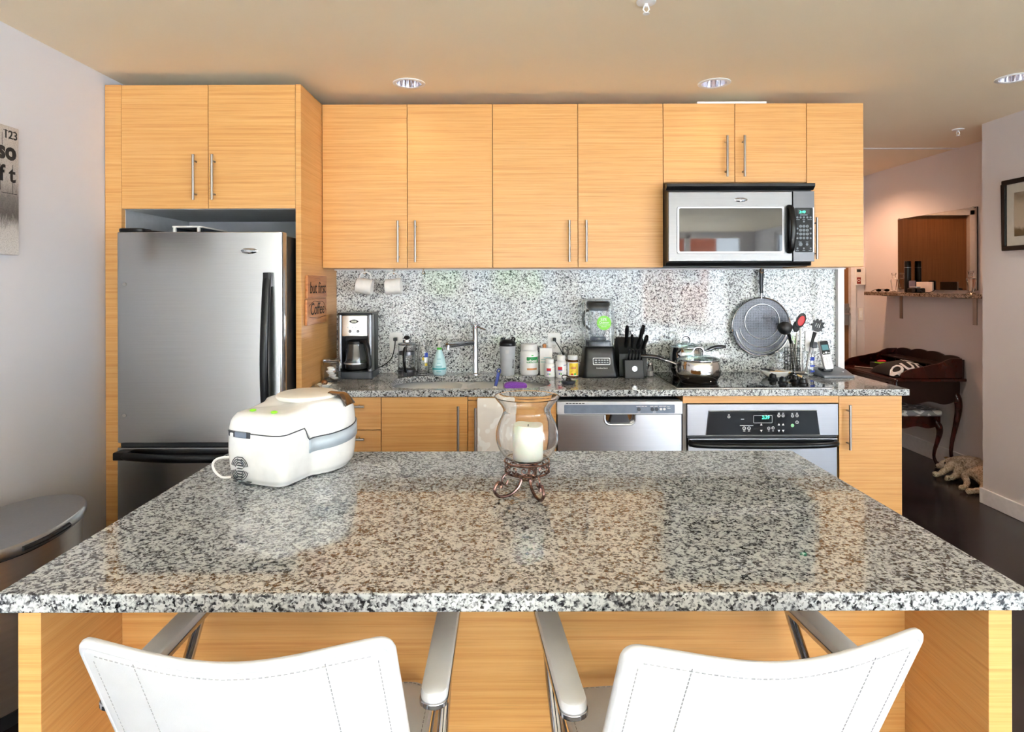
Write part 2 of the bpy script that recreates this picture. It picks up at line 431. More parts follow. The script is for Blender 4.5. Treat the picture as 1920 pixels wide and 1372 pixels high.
# ------------------------------------------------------------------ ceiling fittings
REFL = steel('fluted_reflector', (235, 235, 240), .08, (40, 40, 2), .1)
def clight(x, y, label):
    r = root('recessed_ceiling_light', (x, y, CEIL), label, 'ceiling light', 'recessed lights in the kitchen ceiling')
    G().lathe([(.064, .0), (.064, -.004), (.078, -.006), (.083, -.003), (.083, 0)], (x, y, CEIL-.0002), 40, True).make('trim_ring', WHITEP, r)
    g = G(); n = 48
    for (rr, zz) in ((.063, -.002), (.060, .05), (.048, .10), (.03, .115)): 
        for k in range(n):
            a = 2*PI*k/n; q = rr*(1+(.03 if k % 2 else -.03)); g.v.append((x+q*math.cos(a), y+q*math.sin(a), CEIL+zz))
    for j in range(3):
        for k in range(n): g.f.append((j*n+k, j*n+(k+1) % n, (j+1)*n+(k+1) % n, (j+1)*n+k))
    g.make('reflector', REFL, r)
    G().ell((x, y, CEIL+.10), .03, .03, .022).make('bulb', WHITEP, r)
clight(*LIGHTS[0], 'round recessed ceiling light above the second upper cabinet door from the left')
clight(*LIGHTS[1], 'round recessed ceiling light above the microwave cabinet')
clight(*LIGHTS[2], 'round recessed ceiling light near the right wall, cut by the photo edge')
x, y = LIGHTS[3]
r = root('hall_light', (x, y, CEIL), 'warm recessed light in the hall ceiling behind the cabinets', 'ceiling light')
G().lathe([(.064, .0), (.064, -.004), (.078, -.006), (.083, -.003), (.083, 0)], (x, y, CEIL-.0002), 40, True).make('trim_ring', WHITEP, r)
G().lathe([(.0, .05), (.05, .05), (.062, .0)], (x, y, CEIL), 32).make('lamp_diffuser', emit('warm_lamp', (255, 190, 130), 6), r)
for (px, py, Y, lab) in ((1806, 245, 4.14, 'small white fire sprinkler on the dark hall ceiling'), (1213, 2, 2.25, 'small white fire sprinkler at the top edge of the kitchen ceiling')):
    X = PX(px, Y)
    if px > 1800: X = 3.05
    r = root('fire_sprinkler', (X, Y, CEIL), lab, 'sprinkler')
    G().lathe([(0, 0), (.036, 0), (.034, -.006), (.012, -.009), (0, -.009)], (X, Y, CEIL-.0002), 24).make('escutcheon', WHITEP, r)
    G().cyl((X, Y, CEIL-.008), (X, Y, CEIL-.02), .007).tube([(X-.007, Y, CEIL-.016), (X-.011, Y, CEIL-.03), (X, Y, CEIL-.045), (X+.011, Y, CEIL-.03), (X+.007, Y, CEIL-.016)], .0028, 8).cyl((X, Y, CEIL-.043), (X, Y, CEIL-.046), .012).make('sprinkler_head', WHITEP, r)
# ------------------------------------------------------------------ cabinets
def handle(par, xc, yf, z0, z1, zz=None):
    """vertical bar; horizontal when zz is given (then z0, z1 are x limits)"""
    y = yf-.032; g = G()
    if zz is None:
        g.cyl((xc, y, z0), (xc, y, z1), .006, n=16)
        for z in (z0+.03, z1-.03): g.cyl((xc, y, z), (xc, yf, z), .0045, n=12)
    else:
        g.cyl((z0, y, zz), (z1, y, zz), .006, n=16)
        for x in (z0+.03, z1-.03): g.cyl((x, y, zz), (x, yf, zz), .0045, n=12)
    return g.make('handle', SSV, par)
def carcass(r, x0, x1, y0, y1, z0, z1, m=None, t=.016):
    g = G().box(x0, x0+t, y0, y1, z0, z1).box(x1-t, x1, y0, y1, z0, z1).box(x0+t, x1-t, y0, y1, z0, z0+t).box(x0+t, x1-t, y1-t, y1, z0+t, z1)
    return g.make('carcass', m or OAK, r)
def door(r, x0, x1, z0, z1, yf, name='door', th=.018, g_=.0016):
    return G().box(x0+g_, x1-g_, yf, yf+th, z0+g_, z1-g_).make(name, OAK, r, bev=.0012)
# tall fridge surround
YT = 3.02
r = root('fridge_surround_cabinet', (-1.5, 3.3, 0), 'tall oak cabinet surround with two doors above the refrigerator', 'cabinet')
XA, XB, XC, XD = -1.976, -1.896, -1.038, -1.011
ZT = PZ(157, YT); ZD = PZ(390, YT)
G().box(XA, XB, YT, 3.05, 0, ZT).box(XB-.02, XB, 3.05, YW-.002, 0, ZT).make('side_panel', OAK, r, bev=.001)
G().box(XC, XD, YT, YW-.002, 0, ZT).make('side_panel', OAK, r, bev=.001)
g = G().box(XB, XC, YT+.022, YW-.002, ZD, ZD+.018).box(XB, XC, YT+.022, YW-.002, ZT-.018, ZT).box(XB, XC, YW-.02, YW-.002, ZD+.018, ZT-.018)
g.make('shelf_box', INNER, r)
G().box(XB+.0002, XB+.004, YT+.03, YW-.003, 1.0, ZD-.0005).make('liner', INNER, r)
xm = PX(391, YT)
for a, b, hx in ((XB, xm, PX(368.5, YT)), (xm, XC, PX(403.5, YT))):
    dd = door(r, a, b, ZD, ZT, YT); handle(dd, hx, YT, PZ(373, 2.99), PZ(288, 2.99))
# upper run
YU = 3.36; ZU0, ZU1 = PZ(502, YU), PZ(194.5, YU)
bx = [PX(p, YU) for p in (604, 764, 924, 1084, 1244)]; bx[0] = XD+.002
def upper(label, doors, z0):
    r = root('upper_cabinet', ((doors[0][0]+doors[-1][1])/2, 3.5, z0), label, 'cabinet', 'oak upper cabinets')
    x0, x1 = doors[0][0], doors[-1][1]
    carcass(r, x0+.001, x1-.001, YU+.02, YW-.002, z0, ZU1)
    G().box(x0+.018, x1-.018, YU+.02, YW-.02, ZU1-.016, ZU1-.001).make('top_panel', OAK, r)
    for a, b, hx, h0, h1 in doors:
        dd = door(r, a, b, z0, ZU1, YU); handle(dd, hx, YU, h0, h1)
H0, H1 = PZ(491, 3.33), PZ(413, 3.33)
upper('oak wall cabinet with two doors above the coffee maker, beside the fridge surround', [(bx[0], bx[1], PX(746, 3.33), H0, H1), (bx[1], bx[2], PX(778.5, 3.33), H0, H1)], ZU0)
upper('oak wall cabinet with two doors above the faucet and blender', [(bx[2], bx[3], PX(1068, 3.33), H0, H1), (bx[3], bx[4], PX(1100, 3.33), H0, H1)], ZU0)
XM0, XM1, XE = PX(1244, YU), PX(1513, YU), PX(1620, YU)
K0, K1 = PZ(332, 3.33), PZ(255, 3.33)
ZM = PZ(343, YU)
upper('short oak wall cabinet with two doors directly above the microwave', [(XM0, PX(1378.5, YU), PX(1364.5, 3.33), K0, K1), (PX(1378.5, YU), XM1, PX(1397, 3.33), K0, K1)], ZM)
upper('narrow oak wall cabinet to the right of the microwave, last of the row', [(XM1, XE, PX(1532, 3.33), PZ(487, 3.33), PZ(409, 3.33))], ZU0)
struct(G().box(XD, 1.99, 3.60, YW, 1.521, ZU0-.0005).make('trim_3', TRIMW))
o = G().box(PX(1305, 3.4), PX(1434, 3.4), 3.37, 3.5, ZU1+.0005, ZU1+.012).make('white_board', WHITEP)
tag(o, 'thin white board lying on top of the cabinet above the microwave', 'board')
# backsplash
r = root('granite_backsplash', (.4, 3.65, .915), 'speckled grey granite backsplash slabs behind the counter', 'backsplash')
sx = [XD+.001, PX(943, 3.64), PX(1254.5, 3.64), 1.952]
for a, b in zip(sx, sx[1:]): G().box(a+.0006, b-.0006, 3.64, YW-.001, .9155, 1.5205).make('slab', GRANB, r)
# base run
YF = 3.045; ZB = .8815
def base(label, x0, x1, parts, name='base_cabinet', top=.69):
    r = root(name, ((x0+x1)/2, 3.3, 0), label, 'cabinet', 'oak base cabinets')
    carcass(r, x0+.001, x1-.001, YF+.02, YW-.002, .1, top)
    G().box(x0, x1, YF+.07, YF+.085, 0, .1).make('plinth', BLACKM, r)
    for kind, a, b, z0, z1, hd in parts:
        if kind == 'panel': door(r, a, b, z0, z1, YF, 'panel'); continue
        dd = door(r, a, b, z0, z1, YF, kind)
        if hd: handle(dd, *hd)
    return r
X1, X2, X3, X4 = PX(714, YF), PX(876.5, YF), PX(1043, YF), PX(1279.5, YF)
XO0, XO1, XB1 = PX(1287, YF), PX(1572, YF), PX(1691, YF)
zd = [PZ(747, YF), PZ(805.5, YF), .60, .36, .10]
zd[0] = ZB-.001
hx0, hx1 = PX(625, 3.01), PX(681, 3.01)
base('oak base unit with stacked drawers, between fridge panel and sink', XD+.002, X1,
     [('drawer', XD+.002, X1, zd[1], zd[0], (0, YF, hx0-.12, hx1, PZ(762, 3.01))), ('drawer', XD+.002, X1, zd[2], zd[1], (0, YF, hx0-.12, hx1, PZ(823.5, 3.01))),
      ('drawer', XD+.002, X1, zd[3], zd[2], (0, YF, hx0-.12, hx1, .56)), ('drawer', XD+.002, X1, zd[4], zd[3], (0, YF, hx0-.12, hx1, .32))])
base('oak base cabinet with one wide door under the left sink bowl', X1, X2, [('door', X1, X2, .1, ZB-.001, (PX(858, 3.01), YF, PZ(846, 3.01), PZ(762, 3.01)))])
base('oak base cabinet with the white towel on its door, left of the dishwasher', X2, X3, [('panel', X2, X3, PZ(750, YF), ZB-.0005, None), ('door', X2, X3, .1, PZ(750.5, YF), (PX(890.5, 3.01), YF, PZ(850, 3.01), PZ(765, 3.01)))])
base('narrow oak base cabinet at the right end of the counter', XO1, XB1, [('door', XO1, XB1, .1, ZB-.001, (PX(1594.5, 3.01), YF, PZ(846, 3.01), PZ(761.5, 3.01)))], top=ZB-.001)
# counter
SX0, SX1, SY0, SY1 = -.615, .225, 3.085, 3.50
sink_hole = rrect(SX0, SX1, SY0, SY1, .16, 10)
o = plate([(XD+.001, 3.03), (1.99, 3.03), (1.99, 3.639), (XD+.001, 3.639)], [sink_hole], .8825, .915).make('granite_countertop', GRAN, bev=.003)
tag(o, 'speckled granite countertop along the wall with a sink cutout', 'countertop')
# sink
SINKM = steel('sink_steel', (222, 224, 226), .35, metal=.25)
r = root('double_sink', (-.2, 3.3, .7), 'undermounted stainless steel double bowl sink', 'sink')
def bowl(x0, x1, m=SINKM):
    g = G(); rings = [(0, .8815, .13), (.004, .80, .12), (.012, .73, .11), (.05, .712, .08)]; n = 8
    for d, z, rad in rings:
        for (x, y) in rrect(x0+d, x1-d, SY0-.012+d, SY1+.012-d, rad, n): g.v.append((x, y, z))
    k = 4*(n+1)
    for j in range(3):
        for i in range(k): g.f.append((j*k+i, j*k+(i+1) % k, (j+1)*k+(i+1) % k, (j+1)*k+i))
    g.f.append(tuple(range(3*k, 4*k)))
    b = g.make('bowl', m, r, solid=.0015)
    G().lathe([(.0, .0), (.045, 0), (.042, .004), (0, .002)], ((x0+x1)/2, 3.3, .7125), 24).make('drain', CHROME, b)
bowl(SX0-.012, -.245); bowl(-.215, SX1+.012)
plate([(SX0-.03, 3.055), (SX1+.03, 3.055), (SX1+.03, 3.53), (SX0-.03, 3.53)], [rrect(SX0-.0125, -.2445, SY0-.0125, SY1+.0125, .13, 8), rrect(-.2155, SX1+.0125, SY0-.0125, SY1+.0125, .13, 8)], .8790, .8820).make('flange', SINKM, r)
# cooktop
XK0, XK1 = .852, 1.632
r = root('glass_cooktop', (1.24, 3.33, .915), 'black glass electric cooktop set in the granite counter', 'cooktop')
G().rbox(XK0, XK1, 3.065, 3.60, .9152, .9205, .008).make('glass_top', BLACKG, r, bev=.0015)
G().rbox(XK0-.004, XK1+.004, 3.060, 3.605, .9151, .9175, .009).make('steel_rim', SSV, r)
RING = mat('burner_ring_print', (70, 70, 74), .3)
for (x, y, q) in ((1.02, 3.22, .10), (1.03, 3.47, .08), (1.30, 3.47, .095), (1.28, 3.20, .075)):
    G().lathe([(q, 0), (q+.003, 0), (q+.003, .0002), (q, .0002)], (x, y, .9206), 40, True).make('burner_ring', RING, r)
for (x, y) in ((1.44, 3.20), (1.52, 3.15), (1.53, 3.26), (1.435, 3.31), (1.57, 3.36)):
    kb = G().lathe([(0, 0), (.026, 0), (.026, .006), (.019, .010), (.017, .026), (.012, .030), (0, .030)], (x, y, .9206), 24).make('control_knob', BLACKP, r)
    G().rbox(x-.003, x+.003, y-.016, y+.016, .9500, .9535, .002).make('knob_grip', CHROME, kb)
# ------------------------------------------------------------------ refrigerator
YFR = 2.875; FX0, FX1 = -1.832, -1.050
r = root('refrigerator', (-1.44, 3.2, 0), 'stainless steel refrigerator with bottom freezer and black handles', 'refrigerator')
G().box(FX0+.005, FX1-.004, 2.95, 3.61, .02, 1.672).make('body', BLACKM, r, bev=.004)
FRS = steel('fridge_steel', (178, 178, 178), .22, (2, 2, 260), .08)
ZS = PZ(829, YFR)
dr = G().rbox(FX0, FX1, YFR, 2.944, ZS, 1.688, .018, 'z', 5).make('fridge_door', FRS, r, bev=.004, seg=2)
G().cyl((PX(233, YFR)+.001, YFR, PZ(531, YFR)), (PX(233, YFR)+.001, YFR-.003, PZ(531, YFR)), .008).make('screw_cap', SSV, dr)
G().cyl((PX(232, YFR)+.001, YFR, PZ(777, YFR)), (PX(232, YFR)+.001, YFR-.003, PZ(777, YFR)), .008).make('screw_cap', SSV, dr)
bz = PZ(469, YFR); bX = PX(467, YFR)
bd = G().bend(lambda x, y, z: (x, y, z)).lathe([(0, -.006), (.7, -.0045), (1, 0)], (0, 0, 0), 32, ax='y').bend(lambda x, y, z: (bX+x*.042, YFR+y, bz+z*.0135)).make('badge', CHROME, dr)
text('lettering', 'Whirlpool', GREYINK, .016, (bX, YFR-.0062, bz), FRONT, bd)
def fh(x):  # vertical door handle, bowed away from the door
    zt, zb = PZ(511, 2.84), .735; g = G()
    pts = smooth_pts([(x, YFR-.012, zt), (x, YFR-.032, zt-.07), (x, YFR-.058, zt-.30), (x, YFR-.062, (zt+zb)/2-.08), (x, YFR-.05, zb+.14), (x, YFR-.012, zb)], 8)
    return g.tube(pts, .013, 14, flat=1.55, up=(1, 0, 0)).rbox(x-.018, x+.018, YFR-.034, YFR+.001, zt-.062, zt+.004, .008, 'z').rbox(x-.018, x+.018, YFR-.034, YFR+.001, zb-.004, zb+.05, .008, 'z')
fh(PX(504.5, YFR)).make('handle', BLACKP, dr, bev=.003)
fz = G().rbox(FX0-.004, FX1+.002, YFR+.004, 2.948, .07, PZ(838, YFR), .018, 'z', 5).make('freezer_door', FRS, r, bev=.004)
z = PZ(856, 2.83)
pts = smooth_pts([(FX0+.01, YFR-.01, z), (FX0+.09, YFR-.034, z), (-1.6, YFR-.05, z-.004), (-1.44, YFR-.054, z-.004), (-1.28, YFR-.05, z-.004), (FX1-.09, YFR-.034, z), (FX1-.01, YFR-.01, z)], 6)
G().tube(pts, .013, 14, flat=1.5, up=(0, 0, 1)).rbox(FX0+.004, FX0+.066, YFR-.034, YFR+.006, z-.018, z+.018, .006, 'x').rbox(FX1-.066, FX1-.004, YFR-.034, YFR+.006, z-.018, z+.018, .006, 'x').make('handle', BLACKP, fz, bev=.002)
G().box(FX0+.006, FX1-.006, 2.90, 2.948, PZ(838, YFR)+.001, ZS-.001).make('door_seal', BLACKM, r)
g = G().rbox(FX0-.006, FX0+.115, YFR+.012, 2.99, 1.690, 1.708, .03, 'z', 8).prism([(FX0+.09, 1.689), (FX0+.24, 1.689), (FX0+.09, 1.704)], YFR+.03, 2.97, 'y')
g.make('hinge_cap', BLACKP, r, bev=.005)
# white basket on the fridge
x0, x1 = PX(322, 2.97), PX(378, 2.97)
r = root('white_tray', ((x0+x1)/2, 3.05, 1.674), 'white plastic tray lying upside down on top of the refrigerator', 'tray')
zz = PZ(422, 2.97)
g = G().rbox(x0, x1, 2.965, 3.26, zz-.008, zz, .012)
for (a, b) in ((x0+.006, x0+.018), (x1-.022, x1-.01)):
    g.box(a, b, 2.97, 2.985, 1.6735, zz-.008).box(a, b, 3.23, 3.245, 1.6735, zz-.008)
g.make('tray_shell', CREAM, r, bev=.002)
G().box(x1-.010, x1-.004, 2.99, 3.225, 1.684, zz-.008).box(x0+.004, x0+.01, 2.99, 3.225, 1.684, zz-.008).make('side_slats', DKGREY, r)
# ------------------------------------------------------------------ microwave
YM = 3.23
def mx(p): return PX(p, YM)
def mz(p): return PZ(p, YM)
r = root('microwave_oven', (mx(1390), 3.45, mz(499)), 'stainless over-the-range microwave oven with black glass window', 'microwave')
G().box(XM0+.002, mx(1527), YM+.03, 3.638, mz(499), mz(346)).make('body', BLACKM, r, bev=.003)
G().prism([(YM-.008, mz(345)), (YM+.029, mz(345)), (YM+.029, mz(357)), (YM+.012, mz(357)), (YM-.008, mz(350.5))], mx(1250), mx(1528), 'x').make('vent_grille', BLACKP, r, bev=.002)
G().prism([(YM+.006, mz(492.6)), (YM+.029, mz(492.6)), (YM+.029, mz(499.5)), (YM+.02, mz(499.5))], mx(1250), mx(1522), 'x').make('bottom_trim', BLACKP, r, bev=.002)
MD = steel('microwave_steel', (124, 124, 124), .36)
dr = G().box(mx(1253), mx(1486.5), YM, YM+.029, mz(491.5), mz(359.5)).make('door', MD, r, bev=.006, seg=3)
fr = G().rbox(mx(1269.5), mx(1471), YM-.004, YM+.001, mz(476.5), mz(388), .012, 'y').make('window_frame', steel('frame_steel', (158, 158, 160), .4), dr, bev=.002)
G().rbox(mx(1273.5), mx(1466), YM-.0065, YM-.004, mz(472.5), mz(391.5), .008, 'y').make('window_glass', BLACKG, fr)
xh = mx(1480); pts = smooth_pts([(xh, YM-.004, mz(388)), (xh, YM-.03, mz(396)), (xh+.002, YM-.047, mz(430)), (xh, YM-.03, mz(466)), (xh, YM-.004, mz(474))], 8)
G().tube(pts, .009, 12, flat=1.7, up=(1, 0, 0)).rbox(xh-.016, xh+.016, YM-.012, YM, mz(475), mz(387.5), .01, 'y').make('handle', BLACKP, dr)
bd = G().lathe([(0, -.005), (.7, -.004), (1, 0)], (0, 0, 0), 32, ax='y').bend(lambda x, y, z: (mx(1389.5)+x*.034, YM+y, mz(375.5)+z*.0115)).make('badge', CHROME, dr)
text('lettering', 'Whirlpool', DKGREY, .013, (mx(1389.5), YM-.0052, mz(375.5)), FRONT, bd)
cp = G().box(mx(1487.5), mx(1527.5), YM, YM+.029, mz(491.5), mz(359.5)).make('control_panel', steel('dark_steel', (92, 92, 94), .35), r, bev=.002)
kp = G().rbox(mx(1490.5), mx(1524), YM-.002, YM+.001, mz(474), mz(391), .005, 'y').make('keypad', KEYB, cp)
G().box(mx(1524.2), mx(1526), YM-.003, YM+.001, mz(474), mz(390.5)).make('keypad_trim', SSL, cp)
dp = G().rbox(mx(1496), mx(1518), YM-.003, YM-.002, mz(403), mz(394), .002, 'y').make('display', BLACKM, kp)
text('digits', '2:40', LCDG, .019, (mx(1504), YM-.0034, mz(399)), FRONT, dp, shear=.1)
KEY = mat('grey_key_print', (120, 128, 134), .5); g = G()
def dot(px, py, rr): g.cyl((mx(px), YM-.0021, mz(py)), (mx(px), YM-.0029, mz(py)), rr, n=14)
for px in (1495, 1501, 1507.3, 1513.6, 1519.7): dot(px, 409, .0055)
dot(1507.3, 416.8, .005)
for j, py in enumerate((425.6, 432.9, 440.2)):
    for px in (1501, 1507.3, 1513.6): dot(px, py, .0078)
for py in (430, 439, 448): dot(1495, py, .005); dot(1519.7, py, .005)
for px in (1501, 1507.3, 1513.6): dot(px, 447.6, .007)
dot(1501, 459.5, .010); dot(1513, 459.5, .007)
for px in (1495, 1507, 1519.7): dot(px, 467, .005)
for px, py, w in ((1507, 404.5, 14), (1496, 413, 7), (1507, 413, 5), (1518, 413, 8), (1495, 471, 6), (1507, 471, 5), (1519, 471, 6), (1500, 455, 6), (1513, 455, 5)):
    g.box(mx(px-w/2), mx(px+w/2), YM-.0027, YM-.0021, mz(py+.7), mz(py-.7))
g.make('buttons', KEY, kp)
g = G()
for i, s_ in enumerate('1234567890'):
    px = (1501, 1507.3, 1513.6)[i % 3] if i < 9 else 1507.3; py = (425.6, 432.9, 440.2, 447.6)[i//3]
    text('digits', s_, BLACKM, .010, (mx(px), YM-.0031, mz(py)), FRONT, kp)
# ------------------------------------------------------------------ dishwasher
YD = 3.03
def dx(p): return PX(p, YD)
def dz(p): return PZ(p, YD)
r = root('dishwasher', (dx(1161), 3.3, 0), 'stainless dishwasher with a grey control strip under the counter', 'dishwasher')
G().box(dx(1045), dx(1277.5), YD+.04, 3.6, .1, dz(752)).make('body', BLACKM, r)
G().box(dx(1052), dx(1270), YD+.03, YD+.1, .0, .1).make('kick_plate', BLACKM, r)
SSW = steel('dishwasher_steel', (186, 190, 196), .32)
DWT = mat('silver_paint', (206, 208, 214), .4, .3)
# door with a pocket
wx0, wx1 = dx(1133), dx(1190.5); zt = dz(777.5)
outer = [(dx(1045), .11), (dx(1277.5), .11), (dx(1277.5), zt), (wx1, zt)]
for i in range(1, 7): a = -PI/2*(i/6); outer.append((wx1-.03+.03*math.cos(a), dz(786)+.028*math.sin(a)))
for i in range(0, 6): a = -PI/2-PI/2*(i/6); outer.append((wx0+.03+.03*math.cos(a), dz(786)+.028*math.sin(a)))
outer += [(wx0, zt), (dx(1045), zt)]
G().prism(outer, YD, YD+.03, 'y').make('door', SSW, r, bev=.003)
cp = G().box(dx(1043.5), dx(1279), YD-.004, YD+.038, zt+.0008, dz(753)).make('control_panel', DWT, r, bev=.003)
st = G().rbox(dx(1057), dx(1264), YD-.0055, YD-.003, dz(774.8), dz(759), .004, 'y').make('control_strip', BLUEGREY, cp)
g = G()
for i in range(6): g.box(dx(1060.5+6*i), dx(1065.2+6*i), YD-.0045, YD-.002, dz(757), dz(755.6))
g.make('vent_slots', BLACKM, cp)
g = G()
for px in (1197, 1222, 1230): g.cyl((dx(px), YD-.0055, dz(767.5)), (dx(px), YD-.0085, dz(767.5)), .0085, n=18)
g.make('buttons', DKGREY, st)
g = G()
for px in (1238, 1244.5): g.cyl((dx(px), YD-.0055, dz(767)), (dx(px), YD-.0075, dz(767)), .0065, n=18)
for px, w in ((1196, 8), (1204, 5), (1210, 4), (1221, 6), (1229, 6), (1238, 7), (1245, 6)): g.box(dx(px-w/2), dx(px+w/2), YD-.0062, YD-.0054, dz(762.3), dz(761.2))
for px, py, w in ((1197, 772.5, 5), (1226, 772.5, 6), (1252, 763, 5), (1253, 766, 6)): g.box(dx(px-w/2), dx(px+w/2), YD-.0062, YD-.0054, dz(py+.5), dz(py-.5))
g.make('lettering', WHITEINK, st)
rim = [(wx1, dz(778))]+[(wx1-.03+.03*math.cos(-PI/2*i/6), dz(786)+.028*math.sin(-PI/2*i/6)) for i in range(7)]+[(wx0+.03+.03*math.cos(-PI/2-PI/2*i/6), dz(786)+.028*math.sin(-PI/2-PI/2*i/6)) for i in range(7)]+[(wx0, dz(778))]
pk = G().tube([(x, YD-.001, z) for x, z in rim], .0055, 8).make('pocket_rim', SSW, r)
G().box(wx0, wx1, YD+.03, YD+.036, dz(797), zt).make('pocket_back', CHROME, pk)
G().prism([(dx(1148), zt), (dx(1176), zt), (dx(1181), dz(794)), (dx(1143), dz(794))], YD+.006, YD+.029, 'y').make('latch_grip', DKGREY, pk, bev=.002)
# ------------------------------------------------------------------ wall oven
YO = 3.035
def ox(p): return PX(p, YO)
def oz(p): return PZ(p, YO)
r = root('oven_housing', ((XO0+XO1)/2, 3.3, 0), 'oak oven housing with a narrow strip above the built-in oven', 'cabinet')
g = G().box(X4+.002, X4+.018, YF+.02, YW-.002, .0, ZB-.0015).box(XO1-.014, XO1-.002, YF+.05, YW-.002, .0, ZB-.0015).box(X4+.018, XO1-.014, YW-.02, YW-.002, 0, ZB-.002)
g.make('carcass', OAK, r)
G().box(ox(1281), XO1-.001, YF, YF+.018, oz(757.5), ZB-.001).make('top_strip', OAK, r, bev=.001)
G().box(ox(1280.5), ox(1287), YF+.001, YF+.02, .1, oz(758)).make('filler_strip', mat('grey_brown_filler', (120, 112, 106), .5), r)
G().box(X4+.02, XO1-.016, YF+.08, YF+.1, 0, .1).make('plinth', BLACKM, r)
G().box(X4+.02, XO1-.016, YF+.02, YF+.04, .1, .2).make('bottom_panel', OAK, r)
r = root('wall_oven', ((XO0+XO1)/2, 3.3, .21), 'built-in stainless electric oven with black control panel and handle', 'oven')
G().box(X4+.03, XO1-.02, YF+.03, 3.6, .21, oz(759)).make('body', BLACKM, r)
cp = G().box(ox(1287.5), ox(1571.5), YO, YO+.03, oz(818), oz(758.5)).make('control_panel', SS, r, bev=.003)
tz = [(ox(1328), oz(771.5)), (ox(1530), oz(770.5)), (ox(1536), oz(816.5)), (ox(1322.5), oz(817))]
gp = G().prism(tz, YO-.004, YO+.001, 'y').make('control_glass', OVENG, cp, bev=.001)
G().tube([(x, YO-.003, z) for x, z in tz], .0022, 8, closed=True).make('chrome_border', SSL, cp)
fm = G().tube([(x, YO-.0045, z) for x, z in rrect(ox(1411.5), ox(1446.5), oz(793.5), oz(779.5), .004)], .0009, 6, closed=True).make('display_frame', WHITEINK, gp)
text('digits', '2:39', LCDG, .022, (ox(1434), YO-.0046, oz(783.6)), FRONT, gp, shear=.15)
g = G()
for px, py, rr in ((1365.5, 782, .007), (1394, 803.5, .0085), (1403, 803.5, .0085), (1440, 803.5, .0075), (1448, 803, .0075), (1459, 780, .0075), (1467, 780, .0075), (1484.5, 780.5, .0075), (1493, 780, .0075), (1493, 792.5, .008)):
    g.lathe([(rr*.72, 0), (rr, 0), (rr, .0006), (rr*.72, .0006)], (ox(px), YO-.0048, oz(py)), 16, True, ax='y').ell((ox(px), YO-.0044, oz(py)), .002, .0006, .002, 8, 5)
for px in (1426, 1459, 1467):
    for s_ in (-1, 1):
        zc = oz(802.5)-s_*.011; g.prism([(ox(px)-.006, zc), (ox(px)+.006, zc), (ox(px), zc-s_*.011)], YO-.0048, YO-.0042, 'y')
g.box(ox(1386), ox(1411), YO-.0047, YO-.0041, oz(799), oz(797.8))
for px, py, w in ((1365.5, 778, 3), (1394, 808.5, 4), (1403, 808.5, 4), (1440, 808.5, 3), (1448, 808.5, 3), (1459, 775.5, 3), (1467, 775.5, 3), (1484, 776, 3), (1493, 775.5, 3), (1391, 786.5, 6)):
    g.box(ox(px-w/2), ox(px+w/2), YO-.0047, YO-.0041, oz(py+.6), oz(py-.6))
g.make('lettering', WHITEINK, gp)
zc = oz(798.5); G().ell((ox(1484.5), YO-.0044, zc), .0085, .0008, .0085).make('start_button', mat('pale_green_key', (150, 210, 160), .5), gp)
od = G().box(ox(1289.5), ox(1570), YO+.004, YO+.03, .22, oz(823)).make('oven_door', SS, r, bev=.003)
G().box(ox(1289), ox(1570.5), YO+.012, YO+.03, oz(822.5), oz(818.3)).make('vent_gap', BLACKM, r)
za = oz(831.5); pts = smooth_pts([(ox(1292.5), YO-.004, za+.002), (ox(1300), YO-.03, za), (ox(1340), YO-.044, za-.002), (ox(1430), YO-.05, za-.003), (ox(1520), YO-.044, za-.002), (ox(1558), YO-.03, za), (ox(1566), YO-.004, za+.002)], 8)
G().tube(pts, .014, 14, flat=1.0).box(ox(1291.5), ox(1568), YO-.006, YO+.005, oz(838), oz(824)).make('handle', BLACKP, od, bev=.002)
G().box(ox(1291), ox(1568), YO-.008, YO+.006, oz(824), oz(822.8)).make('door_lip', SSL, od)
# ------------------------------------------------------------------ island
IX0, IX1, IY0, IY1 = -.875, .897, 1.045, 1.933
o = G().box(IX0, IX1, IY0, IY1, .882, .915).make('granite_island_top', GRAN, bev=.004, seg=3)
tag(o, 'large glossy speckled granite island top in the foreground', 'countertop')
r = root('kitchen_island', (.01, 1.5, 0), 'oak kitchen island base with a recessed knee space for stools', 'island')
YI = 1.078
G().box(PX(32, YI), PX(75, YI), YI, 1.915, 0, .8815).make('side_panel', OAK, r, bev=.001)
G().box(PX(1852, YI), PX(1896, YI), YI, 1.915, 0, .8815).make('side_panel', OAK, r, bev=.001)
xa, xb = PX(75, YI)+.0005, PX(1852, YI)-.0005
G().box(xa, xb, 1.305, 1.325, .0, .8813).make('back_panel', OAK, r)
G().box(xa, xb, 1.326, 1.915, .1, .8813).make('body', OAK, r)
